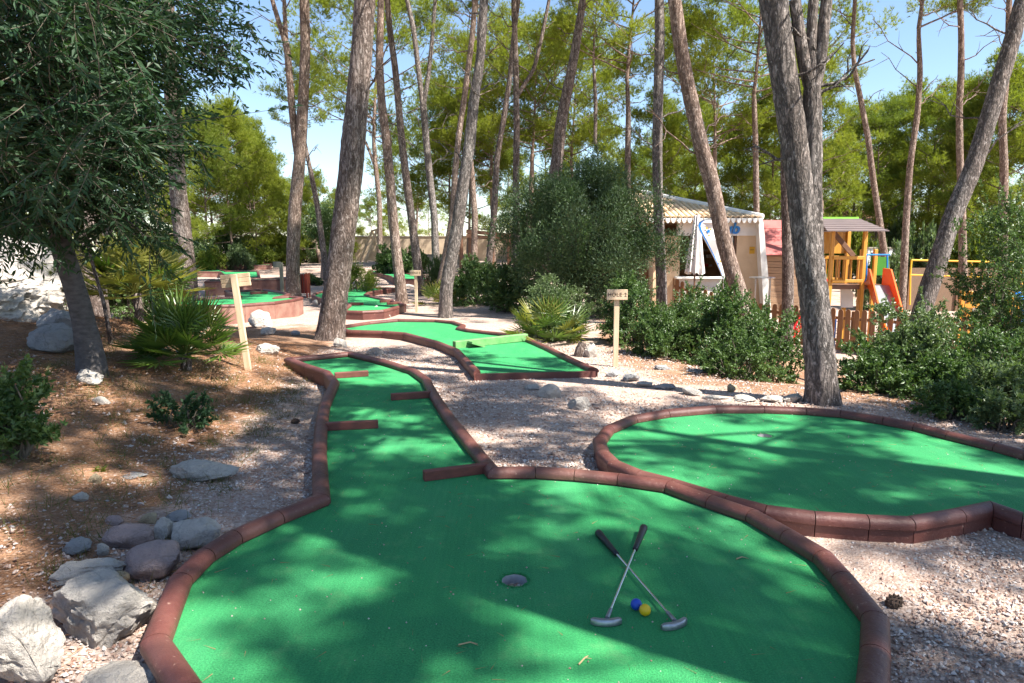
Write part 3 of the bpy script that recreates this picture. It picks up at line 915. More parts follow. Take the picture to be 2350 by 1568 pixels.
T('sunlit pale pine with a trunk that forks high, next to the red litter bin', 18.9,
  [[(673, 679, 32), (672, 592, 29), (676, 492, 28), (680, 440, 27), (688, 365, 25), (693, 282, 24), (698, 199, 22), (701, 100, 21), (698, 0, 20)],
   [(686, 372, 16), (679, 332, 16), (670, 249, 15), (665, 183, 15), (658, 100, 14), (644, 66, 11), (625, 0, 9)], [(658, 105, 9), (654, 50, 9), (652, 0, 8)]],
  M['bark_pale'], [('umbrella', 1.0, 2.8), ('loose', .6, 1.8), ('loose', .6, 2.2)], group=PIL, plate=.06)
T('stout straight pine behind the fan palm and the raised green', 17.4, [[(432, 683, 44), (428, 620, 41), (423, 575, 39), (415, 492, 37), (409, 448, 36), (403, 332, 33), (397, 249, 31), (388, 133, 28), (385, 0, 26)]], M['bark_pine'], [('umbrella', 1.1, 3.0)], n=20, step=.1, group=PIL, plate=.09)
T('thick reddish pine trunk close behind the leaning dark-leaved tree', 12.0, [[(212, 690, 62), (208, 600, 56), (204, 480, 52), (196, 365, 48), (205, 240, 44), (215, 100, 40), (220, 0, 38)]], M['bark_pine'], [('round', 1.0, 3.4)], n=18, step=.1, group=PIL, plate=.08)
T('thin pale pine stem seen through the dark leaves at the left', 19, [[(250, 640, 20), (248, 540, 19), (247, 430, 18), (252, 300, 17), (262, 150, 15), (270, 0, 14)]], M['bark_pale'], [('loose', .9, 2.0)], group=PIL)
T('pine leaning left behind the winding green, just left of the HOLE 3 sign', 17.6, [[(921, 674, 26), (911, 592, 23), (901, 492, 22), (897, 432, 21), (888, 332, 20), (875, 232, 18), (871, 133, 16), (874, 0, 14)]], M['bark_pale'], [('round', .85, 2.4)], group=PIL, plate=.05)
T('dark slim pine leaning left directly behind the HOLE 3 sign', 20, [[(964, 661, 22), (954, 575, 20), (944, 498, 18), (931, 399, 17), (921, 315, 16), (914, 232, 15), (906, 149, 14), (894, 66, 13), (889, 0, 12)]], M['bark_pine'], [('loose', .95, 2.2)], group=PIL)
T('dark pine with a high narrow fork, rising right of the swing frame', 26,
  [[(1001, 612, 19), (998, 540, 17), (997, 498, 16), (987, 415, 16), (979, 332, 15), (971, 240, 15)],
   [(971, 250, 11), (961, 166, 12), (949, 66, 11), (934, 0, 10)], [(971, 250, 10), (982, 183, 10), (991, 100, 9), (999, 0, 8)]],
  M['bark_grey'], [None, ('loose', .9, 1.2), ('loose', .85, 1.6)], group=PIL)
T('slim pine leaning right, half hidden by the mossy pine', 18.2, [[(1011, 662, 22), (1025, 580, 18), (1039, 498, 15), (1044, 399, 14), (1054, 299, 13), (1067, 216, 13), (1084, 83, 12), (1090, 0, 11)]], M['bark_pale'], [('loose', .9, 2.4)], group=PIL)
T('dark reddish pine leaning right out of the top of the big grey-green bush', 18.5, [[(1247, 640, 32), (1262, 480, 30), (1277, 382, 27), (1287, 282, 25), (1304, 199, 22), (1320, 116, 19), (1333, 33, 16), (1337, 0, 15)]], M['bark_pine'], [('umbrella', .95, 1.8)], group=PIL, plate=.05)
T('slim pine with one long right branch above the left of the big bush', 20,
  [[(1186, 620, 17), (1184, 432, 15), (1186, 299, 14), (1184, 166, 13), (1179, 0, 11)], [(1187, 222, 9), (1205, 190, 9), (1224, 166, 9), (1244, 83, 8), (1260, 0, 7)]], M['bark_pine'], [('round', .9, 1.6), ('loose', .6, .9)], group=PIL)
T('thin leaning pine between the mossy pine and the big bush', 22, [[(1122, 600, 16), (1134, 498, 14), (1140, 365, 13), (1157, 266, 12), (1170, 183, 11), (1178, 90, 10), (1190, 0, 9)]], M['bark_pine'], [('round', .8, 1.4)], group=PIL)
T('short reddish pine trunk behind the terrace posts, left of the big bush', 27, [[(1088, 600, 15), (1090, 498, 14), (1084, 420, 13), (1078, 340, 11), (1086, 260, 9)]], M['bark_pale'], [('round', .8, .6)], group=PIL)
T('curved sunlit pine rising behind the play tower roof', 22, [[(2032, 600, 16), (2017, 498, 13), (2002, 399, 13), (1992, 316, 12), (1976, 232, 11), (1962, 166, 10), (1956, 100, 9), (1962, 0, 8)]], M['bark_pale'], [('loose', 1.0, .3)], group=PIL)
T('straight slim pine right of the orange slide', 20, [[(2072, 660, 16), (2080, 498, 14), (2088, 382, 13), (2105, 266, 12), (2112, 166, 11), (2108, 83, 9)]], M['bark_pale'], [('umbrella', .85, .2)], group=PIL)
T('pale slim pine behind the strongly leaning dark trunk', 19, [[(2210, 640, 17), (2208, 498, 16), (2203, 365, 14), (2201, 249, 13), (2206, 166, 13), (2206, 83, 12), (2203, 0, 11)]], M['bark_pale'], [('loose', 1.0, .4)], group=PIL)
T('pinkish slim pine nearest the right edge behind the dark bush', 18, [[(2300, 640, 20), (2303, 482, 18), (2304, 365, 16), (2299, 266, 15), (2307, 199, 14), (2314, 83, 12), (2316, 0, 11)]], M['bark_pale'], [('round', .85, 1.4)], group=PIL)
T('reddish pine trunk between the kiosk and the twin-trunked pine', 15.5, [[(1808, 700, 26), (1808, 600, 25), (1806, 500, 24), (1803, 400, 22), (1802, 200, 20), (1800, 0, 18)]], M['bark_pine'], [('round', .9, 2.2)], group=PIL, plate=.05)
T('pine standing behind the kiosk roof with branches on both sides', 28, [[(1737, 560, 15), (1736, 482, 13), (1734, 332, 12), (1731, 240, 11)]], M['bark_pale'], [('dense', 1.1, .4)], group=PIL)
T('many-stemmed pine rising above the right side of the big bush', 28, [[(1440, 520, 14), (1441, 332, 13), (1442, 260, 11), (1440, 200, 9)], [(1366, 330, 8), (1367, 232, 8), (1363, 160, 7)]], M['bark_pine'], [('dense', 1.1, .3), ('loose', .7, .3)], group=PIL)
T('forked small pine with a broad rounded crown seen past the thick leaning trunk', 33, [[(872, 560, 12), (871, 465, 11), (862, 382, 10), (858, 330, 9)], [(862, 385, 7), (842, 332, 6), (820, 290, 5)]], M['bark_pale'], [('dense', 1.25, .2), None], group=PIL)
T('dark slanting trunk behind the sunlit pale pine', 24, [[(748, 620, 14), (728, 470, 12), (712, 390, 10), (700, 330, 8)]], M['bark_pine'], [('round', .45, .4)], group=PIL)

# pines outside the picture to the right and behind, whose crowns shade the greens
def whole_pine(x, y, H, kind, scale, label, group=None, r=.16, mat=None, dark=False, lean=(0, 0)):
    base = Vector((x, y, g(x, y)))
    root = thing('pine_tree', base, label, 'pine tree', group)
    hc = H - {'umbrella': 4.6, 'round': 5.6, 'loose': 5.0, 'full': 7.6, 'high': 4.6, 'dense': 4.8, 'patch': 4.4}[kind] * scale
    hc = max(hc, .8)
    pts = [(0, 0, -.1), (lean[0] * .2 + rs.uniform(-.1, .1), lean[1] * .2, hc * .35), (lean[0] * .6 + rs.uniform(-.15, .15), lean[1] * .6, hc * .7), (lean[0], lean[1], hc)]
    acc = Acc(); acc.put(stem_geo(pts, [r, r * .85, r * .7, max(r * .5, .065 * scale)], 9, .3, seed=x, rough=.06))
    add('trunk', acc.mesh('trunk', True), mat or M['bark_far'], root)
    put_crown(root, pts[-1], kind, scale, dark)
    return root
OUT = 'shade pines beside the viewpoint'
for x, y, H, kind, s in SHADE_PINES:
    whole_pine(x, y, H, kind, s, 'tall pine beside the viewpoint whose crown shades the greens', OUT, .2)

# the wood behind: (px of the trunk, py of the top, distance, kind, crown scale)
BG = 'pines of the wood behind the park'
WOOD = [(425, 250, 41, 'full', 1.1), (475, 235, 43, 'full', 1.1), (530, 250, 44, 'full', 1.1), (585, 320, 38, 'full', .85), (632, 395, 41, 'full', .75), (700, 430, 47, 'full', .75), (448, 262, 34, 'full', .95), (500, 225, 36, 'full', 1.05), (560, 272, 40, 'full', 1.0), (607, 345, 44, 'full', .9), (655, 415, 46, 'full', .7), (735, 395, 40, 'full', .62), (775, 440, 44, 'full', .55),
        (330, 300, 30, 'full', .8), (250, 280, 32, 'full', .9), (150, 300, 34, 'full', .9), (60, 320, 30, 'full', .9), (-40, 300, 34, 'full', 1.0),
        (845, 455, 62, 'full', .75), (890, 470, 58, 'full', .7), (985, 470, 60, 'umbrella', .9), (940, 330, 46, 'dense', 1.0), (1030, 250, 40, 'dense', 1.1), (1075, 180, 38, 'full', 1.05), (1130, 140, 36, 'dense', 1.15), (1215, 90, 34, 'dense', 1.1), (1265, 250, 44, 'full', 1.1),
        (1325, 130, 36, 'dense', 1.1), (1385, 260, 42, 'full', 1.1), (1500, 210, 38, 'full', 1.0), (1545, 290, 46, 'full', 1.1), (1610, 215, 40, 'full', 1.05), (1655, 60, 34, 'dense', 1.2), (1700, 260, 44, 'full', 1.1), (1780, 170, 38, 'full', 1.15), (1850, 140, 36, 'full', 1.2),
        (1915, 90, 34, 'round', 1.1), (1960, 240, 42, 'full', 1.1), (2040, 230, 40, 'full', 1.1), (2085, 190, 44, 'full', 1.2), (2140, 215, 38, 'full', 1.05), (2190, 190, 42, 'full', 1.15), (2250, 170, 36, 'full', 1.1), (2320, 120, 34, 'full', 1.2), (2400, 120, 34, 'full', 1.2),
        (1160, 330, 52, 'full', 1.2), (1460, 340, 54, 'full', 1.2), (1580, 350, 56, 'full', 1.2), (1760, 350, 54, 'full', 1.2), (1890, 340, 52, 'full', 1.2), (2010, 340, 56, 'full', 1.2), (2120, 330, 50, 'full', 1.2), (2230, 320, 54, 'full', 1.2), (2330, 300, 50, 'full', 1.2)]
def wood_place(px, d):
    return 'in the wood left of the swing frame' if px < 800 else 'in the distance beyond the boundary wall' if d > 45 and px < 1000 else 'in the wood behind the kiosk and playground' if px > 1400 else 'in the wood behind the big grey-green bush'
places = [wood_place(w[0], w[2]) for w in WOOD]
for i, ((px, py, d, kind, s), region, nth) in enumerate(zip(WOOD, places, ordinals(places, [w[0] for w in WOOD]))):
    top = at(px, py, d); x = top.x
    H = top.z - g(x, d)
    hc = {'umbrella': 4.6, 'round': 5.6, 'loose': 5.0, 'full': 7.6, 'high': 4.6, 'dense': 4.8, 'patch': 4.4}[kind]
    s = max(s, .5); s = min(s, H / (hc + 1.2))
    whole_pine(x, d, H, kind, s, nth + ' yellow-green pine from the left ' + region, BG, .15 + .03 * (i % 3), dark=(i % 4 == 2), lean=(rs.uniform(-.4, .4), 0))

# ------------------------------------------------------------------ shrubs
def gen_shrub(seed, n, L, W, lumps=40, squash=.8, hollow=.45, twigs=36, up=.15):
    """a unit mound (radius 1, base at z=0) of small leaves carried on twigs"""
    rng = np.random.default_rng(seed)
    c = unit(rng.normal(size=(lumps, 3))); c[:, 2] = np.abs(c[:, 2])
    c = c * rng.uniform(hollow, .84, (lumps, 1)) * np.array([1, 1, squash]); c[:, 2] += .10
    lr = rng.uniform(.13, .30, lumps)
    nn = n // 14
    k = rng.integers(0, lumps, nn)
    o = unit(rng.normal(size=(nn, 3))) * rng.random((nn, 1)) ** .4
    P0 = c[k] + o * lr[k][:, None]
    dr = unit(o * .6 + unit(P0) * .4 + rng.normal(size=(nn, 3)) * .45 + np.array([0, 0, up]))
    # each spray: fourteen leaves in pairs along a short shoot
    t = np.linspace(0, 1, 14)[None, :, None]
    Ls = rng.uniform(.06, .13, (nn, 1, 1))
    P = (P0[:, None] + dr[:, None] * Ls * t).reshape(-1, 3)
    Dn = unit(np.repeat(dr, 14, 0) * .6 + rng.normal(size=(nn * 14, 3)) * .6)
    P[:, 2] = np.maximum(P[:, 2], .02)
    m = len(P)
    lv = np_mesh('shrub_leaves', *leaves(rng, P, Dn, rng.uniform(.7, 1.25, m) * L, rng.uniform(.8, 1.2, m) * W))
    a = Acc()
    for i in range(twigs):
        e = c[i % lumps] * rng.uniform(.8, 1.15) + rng.normal(size=3) * .08
        s = np.array([rng.normal() * .12, rng.normal() * .12, -.05])
        md = s * .5 + e * .5 + np.array([e[0] * .12, e[1] * .12, -.12]) + rng.normal(size=3) * .05
        a.put(np_tube(np.stack([s, (s + md) / 2 + rng.normal(size=3) * .02, md, (md + e) / 2 + rng.normal(size=3) * .02, e]), [.018, .015, .012, .008, .003], 5))
    return a.mesh('shrub_stems', True), lv
SH = {
    'lentisk': gen_shrub(1, 24000, .05, .012, lumps=46), 'lentisk2': gen_shrub(2, 22000, .05, .012, lumps=36, squash=.95),
    'fine': gen_shrub(4, 30000, .034, .0075, lumps=44), 'far': gen_shrub(5, 12000, .085, .021, lumps=34),
}
def grow_shrub(seed, rx, ry, rz, n, L, W, shoots=1.0):
    """leaves and stems of one bush at its real size: lumps of sprays plus long outer shoots"""
    rng = np.random.default_rng(seed)
    R3 = np.array([rx, ry, rz]); rm = (rx + ry + rz) / 3
    lumps = int(30 + 14 * rm)
    c = unit(rng.normal(size=(lumps, 3))); c[:, 2] = np.abs(c[:, 2])
    c = c * (rng.uniform(.25, .9, (lumps, 1)) ** .7) * R3 * np.array([1, 1, .82]); c[:, 2] += .10 * rz
    lr = rng.uniform(.12, .27, lumps) * rm
    nn = n // 12
    k = rng.integers(0, lumps, nn)
    o = unit(rng.normal(size=(nn, 3))) * rng.random((nn, 1)) ** .45
    P0 = c[k] + o * lr[k][:, None] * np.array([1.25, 1.25, .8])
    dr = unit(o * .5 + unit(P0) * .5 + rng.normal(size=(nn, 3)) * .5 + np.array([0, 0, .1]))
    # long shoots that break the outline
    ns = int((50 + 40 * rm) * shoots)
    j = rng.integers(0, lumps, ns)
    base = c[j]; sd_ = unit(unit(c[j] / R3) + rng.normal(size=(ns, 3)) * .45 + np.array([0, 0, .15])); sl = rng.uniform(.2, .48, (ns, 1)) * rm
    ts = np.linspace(.25, 1, 4)[None, :, None]
    P1 = (base[:, None] + sd_[:, None] * sl[:, None] * ts + np.array([0, 0, -.10]) * sl[:, None] * ts ** 2 * 1.5).reshape(-1, 3)
    d1 = np.repeat(sd_, 4, 0)
    P0 = np.concatenate([P0, P1]); dr = np.concatenate([dr, d1])
    t = np.linspace(0, 1, 12)[None, :, None]
    Ls = rng.uniform(.05, .12, (len(P0), 1, 1))
    P = (P0[:, None] + dr[:, None] * Ls * t).reshape(-1, 3); P[:, 2] = np.maximum(P[:, 2], .03)
    Dn = unit(np.repeat(dr, 12, 0) * .55 + rng.normal(size=P.shape) * .6)
    m = len(P)
    lv = np_mesh('shrub_leaves', *leaves(rng, P, Dn, rng.uniform(.65, 1.25, m) * L, rng.uniform(.8, 1.2, m) * W))
    a = Acc()
    for i in range(34):
        e = c[i % lumps]; s0 = np.array([rng.normal() * .12 * rx, rng.normal() * .12 * ry, -.05])
        md = s0 * .5 + e * .5 + np.array([e[0] * .15, e[1] * .15, -.1 * rz]) + rng.normal(size=3) * .06 * rm
        a.put(np_tube(np.stack([s0, (s0 + md) / 2 + rng.normal(size=3) * .03, md, (md + e) / 2 + rng.normal(size=3) * .03, e]), [.017, .014, .011, .007, .003], 5))
    for i in range(0, ns, 2):
        e = base[i] + sd_[i] * sl[i]; a.put(np_tube(np.stack([base[i], (base[i] + e) / 2, e]), [.006, .004, .002], 4))
    return a.mesh('shrub_stems', True), lv
SHM = {}
def shrub(label, px, py_top, py_base, half_w, depth, kind, mat, name='shrub', cat='shrub', group=None, depth_r=None, base_z=None, rz=None):
    """centre px, top and base rows, half width px, distance"""
    shrub.n += 1
    k = depth / FPX
    c = at(px, py_base, depth)
    zb = g(c.x, depth)
    zt = at(px, py_top, depth).z
    rx = half_w * k; ht = max(zt - zb, .15)
    ry = depth_r or rx * .9
    root = thing(name, (c.x, depth, zb), label, cat, group)
    if depth < 16.5:
        fine = kind == 'fine'
        area = (rx * ht + rx * ry) * 2
        dens = {'open': 4200, 'fine': 15000, 'thin': 1500}.get(kind, 7400)
        n = int(min(max(area * dens, 240 if kind == 'thin' else 1500), 34000))
        L_, W_ = (.034, .0072) if fine else (.043, .0105)
        if depth > 12: L_, W_, n = L_ * 1.35, W_ * 1.35, int(n * .6)
        s_me, l_me = grow_shrub(shrub.n, rx * .95, ry * .95, ht * 1.12, n, L_, W_, .35 if kind == 'thin' else 1.0)
        s_me.materials.append(M['twig']); l_me.materials.append(M[mat])
        add('stems', s_me, None, root); add('foliage', l_me, None, root)
        return root
    key = (kind, mat)
    if key not in SHM:
        s, l = SH[kind][0].copy(), SH[kind][1].copy()
        s.materials.append(M['twig']); l.materials.append(M[mat]); SHM[key] = (s, l)
    a = rs.random() * 6.28
    for nm, me in zip(('stems', 'foliage'), SHM[key]):
        o = add(nm, me, None, root)
        o.rotation_euler = (0, 0, a); o.scale = ((rx + ry) / 2, (rx + ry) / 2, ht)
    return root
shrub.n = 0
s_ = shrub
s_('leafy green bush below the pine leaning in front of the kiosk', 1640, 668, 880, 120, 9.4, 'lentisk', 'lentisk', base_z=-.75)
s_('loose dark bush in front of the fence, just left of the twin-trunked pine', 1765, 690, 890, 90, 8.6, 'open', 'lentisk', base_z=-.7)
s_('low spreading bush in front of the leafy one, left of the twin pine', 1690, 760, 890, 100, 8.0, 'open', 'lentisk')
s_('rounded bush right behind the HOLE 2 post', 1450, 640, 800, 75, 10.4, 'lentisk2', 'lentisk')
s_('low bush between the HOLE 2 post and the leafy bush', 1520, 715, 850, 75, 9.3, 'lentisk', 'lentisk')
s_('bushy shrub below the kiosk lettering and feather flag', 1570, 655, 800, 80, 11.0, 'lentisk', 'lentisk')
s_('pale leafed round bush standing over the small fan palm', 1285, 628, 770, 88, 11.0, 'fine', 'lentisk_pale')
s_('dense green bush right of the twin-trunked pine, before the fence', 2070, 668, 950, 115, 7.6, 'lentisk', 'lentisk_pale', base_z=-.6)
s_('wide bush at the right edge in front of the fence', 2245, 765, 1000, 110, 7.0, 'open', 'lentisk', base_z=-.5)
s_('low bush at the far kerb of the oval green, right edge', 2300, 850, 1020, 110, 6.2, 'lentisk2', 'lentisk_pale', base_z=-.35)
s_('low bush at the foot of the twin-trunked pine', 1995, 790, 960, 80, 7.0, 'lentisk2', 'lentisk', base_z=-.35)
s_('low bush between the pine foot bush and the edge bush', 2150, 830, 980, 110, 6.6, 'lentisk', 'lentisk', base_z=-.4)
s_('tall leafy bush hiding the middle of the fence right of the twin pine', 2180, 710, 950, 105, 8.0, 'open', 'lentisk', base_z=-.7)
s_('bush at the right edge reaching up the fence pickets', 2330, 770, 980, 80, 7.4, 'open', 'lentisk', base_z=-.5)
s_('low leafy bush leaning over the far kerb of the oval green', 2180, 905, 990, 75, 5.75, 'open', 'lentisk')
s_('low pale bush at the far kerb, cut by the right edge', 2320, 925, 1010, 75, 5.25, 'open', 'lentisk_pale')
s_('dark overhanging bush in the upper right corner above the fence', 2270, 470, 800, 130, 9.4, 'lentisk', 'lentisk', base_z=-.05)
s_('dark bush at the right edge beside the yellow play posts', 2360, 560, 860, 75, 8.6, 'open', 'lentisk')
s_('bush with a brown skirt of litter right of the mossy pine', 1095, 575, 700, 92, 17.5, 'lentisk', 'lentisk')
s_('bush tucked between the mossy pine and the big grey-green bush', 1175, 590, 710, 70, 15.5, 'lentisk2', 'lentisk')
s_('dark slim bush behind the HOLE 3 sign, left of the mossy pine', 1003, 585, 660, 34, 21, 'lentisk2', 'lentisk')
s_('rounded pale green bush left of the leaning pine behind the winding green', 822, 596, 655, 62, 20.5, 'fine', 'light_leaf')
s_('dark bush below the swing frame', 905, 555, 622, 62, 29, 'far', 'lentisk')
s_('dark bush behind the slim pine, right of the swing frame', 955, 560, 620, 40, 30, 'far', 'lentisk')
s_('low bush left of the thick leaning trunk', 712, 625, 660, 36, 24, 'far', 'lentisk')
UG = 'undergrowth bushes at the edge of the wood'
LUG = [(460, 535, 60, 33), (520, 520, 60, 37), (580, 535, 55, 39), (635, 530, 55, 41), (690, 520, 50, 42), (490, 560, 40, 31), (610, 562, 40, 36), (400, 510, 60, 36), (548, 556, 42, 33), (662, 556, 42, 37), (350, 540, 60, 30), (740, 540, 45, 41), (790, 548, 40, 44)]
for (px, t_, w, d), nth in zip(LUG, ordinals([0] * len(LUG), [q[0] for q in LUG])):
    s_(nth + ' light green bush from the left at the far edge of the courses', px, t_, 600, w, d, 'far', 'light_leaf' if px % 4 else 'lentisk_pale', group=UG)
RUG = [(1830, 470, 80, 30), (2120, 500, 80, 30), (2250, 480, 90, 28), (2020, 540, 60, 26), (1640, 430, 90, 40), (1420, 420, 90, 42), (1250, 430, 90, 44), (2350, 470, 80, 26), (1950, 470, 80, 36), (1540, 440, 80, 38), (2180, 440, 80, 36), (2060, 450, 70, 40)]
for (px, t_, w, d), nth in zip(RUG, ordinals([0] * len(RUG), [q[0] for q in RUG])):
    s_(nth + ' bush from the left at the foot of the wood behind the playground', px, t_, 640, w, d, 'far', 'light_leaf' if px % 3 == 0 else 'lentisk_pale', group=UG)
for i, (px, t_, b_, w, d) in enumerate([(300, 470, 660, 90, 13.5), (365, 520, 660, 70, 14.5)]):
    s_(('dark evergreen bush behind the fan palm, nearer the leaning tree', 'dark evergreen bush behind the fan palm, beside the stout pine')[i], px, t_, b_, w, d, 'lentisk', 'lentisk')
s_('dim bush behind the big white boulder', 60, 470, 620, 110, 14.5, 'lentisk2', 'lentisk')
s_('dark leafy weed clump at the left edge of the bank', 28, 835, 965, 62, 3.75, 'open', 'lentisk', name='weed_clump', cat='weed')
s_('small straggly seedling below the fan palm', 425, 905, 985, 62, 4.9, 'thin', 'olive_leaf', name='seedling', cat='plant')

s_('tall bush behind the big grey-green bush', 1340, 470, 640, 110, 22, 'far', 'lentisk')
# the big grey-green wild olive bush
def big_bush():
    rng = np.random.default_rng(9)
    d = 15.0
    c = at(1335, 640, d); zb = g(c.x, d)
    root = thing('wild_olive_bush', (c.x, d, zb), 'large dense grey-green bush in the middle, left of the kiosk', 'bush')
    H = at(1335, 335, d).z - zb
    lump, lr = [], []
    for i in range(46):
        u = rng.random()
        z = .25 + u * (H - .7)
        wz = 1.95 * (math.sin(math.pi * min(.18 + u * .86, 1)) ** .7)
        a = rng.random() * 6.28; r_ = wz * rng.random() ** .4
        lump.append((math.cos(a) * r_ + .12, math.sin(a) * r_ * .8, z)); lr.append(rng.uniform(.3, .62))
    lump = np.array(lump); lr = np.array(lr)
    n = 80000
    k = rng.integers(0, len(lump), n)
    o = unit(rng.normal(size=(n, 3))) * rng.random((n, 1)) ** .45
    P = lump[k] + o * lr[k][:, None]
    Dn = unit(o * .6 + rng.normal(size=(n, 3)) * .5 + np.array([0, 0, .45]))
    A_ = Acc(); A_.put(leaves(rng, P, Dn, rng.uniform(.05, .085, n), .0105))
    # upright sprays on the outline
    for i in range(170):
        j = rng.integers(0, len(lump)); b = lump[j] + unit(rng.normal(size=3) + np.array([0, 0, .7])) * lr[j]
        dr = unit(rng.normal(size=3) * .45 + np.array([0, 0, 1])); Ls = rng.uniform(.25, .55)
        t = np.repeat(np.linspace(.1, 1, 22), 2)[:, None]
        p = b + dr * Ls * t + rng.normal(size=(44, 3)) * .008
        A_.put(leaves(rng, p, unit(dr * .7 + rng.normal(size=(44, 3)) * .55), rng.uniform(.04, .07, 44), .008))
    add('foliage', A_.mesh('wild_olive_foliage'), M['wild_olive'], root)
    st = Acc()
    for i in range(26):
        e = lump[i]
        s = np.array([rng.normal() * .15, rng.normal() * .1, -.1]); m = (s + e) / 2 + np.array([0, 0, .2]) + rng.normal(size=3) * .12
        st.put(np_tube(np.stack([s, (s + m) / 2, m, (m + e) / 2, e]), [.05, .04, .03, .02, .008], 6))
    add('stems', st.mesh('stems', True), M['twig'], root)
big_bush()

# small dark-leaved tree behind the thick trunk (left of the swing frame)
def leafy_tree(label, px, base_py, d, crown, n, L, W, mat, trunk_w, lean=0.0):
    rng = np.random.default_rng(int(px))
    b = at(px, base_py, d); zb = g(b.x, d)
    root = thing('leafy_tree', (b.x, d, zb), label, 'tree')
    k = d / FPX
    cx, cy, hw, hh = crown
    c = at(cx, cy, d) - Vector((b.x, d, zb))
    rx, rz_ = hw * k, hh * k
    lump = unit(rng.normal(size=(24, 3))) * rng.uniform(.3, .85, (24, 1)) * np.array([rx, rx * .8, rz_]) + np.array(c)
    lr = rng.uniform(.25, .45, 24) * min(rx, rz_)
    kk = rng.integers(0, 24, n); o = unit(rng.normal(size=(n, 3))) * rng.random((n, 1)) ** .45
    add('crown', np_mesh('leaf_crown', *leaves(rng, lump[kk] + o * lr[kk][:, None], unit(o + rng.normal(size=(n, 3)) * .6), rng.uniform(.7, 1.2, n) * L, W)), M[mat], root)
    a = Acc(); a.put(stem_geo([(0, 0, -.1), (lean * .5, 0, c.z * .4), (c.x, c.y, c.z)], [trunk_w * k / 2, trunk_w * k / 2 * .8, trunk_w * k * .2], 10, .15, seed=px))
    for i in range(10):
        a.put(np_tube(np.stack([np.array([c.x * .5, 0, c.z * .6]), (np.array([c.x * .5, 0, c.z * .6]) + lump[i]) / 2 + rng.normal(size=3) * .05, lump[i]]), [trunk_w * k * .18, .02, .008], 5))
    add('trunk', a.mesh('trunk', True), M['bark_far'], root)
    return root
leafy_tree('small dark-leaved tree between the sunlit pale pine and the thick leaning trunk', 742, 622, 27, (738, 520, 50, 62), 9000, .075, .02, 'lentisk', 16, .1)

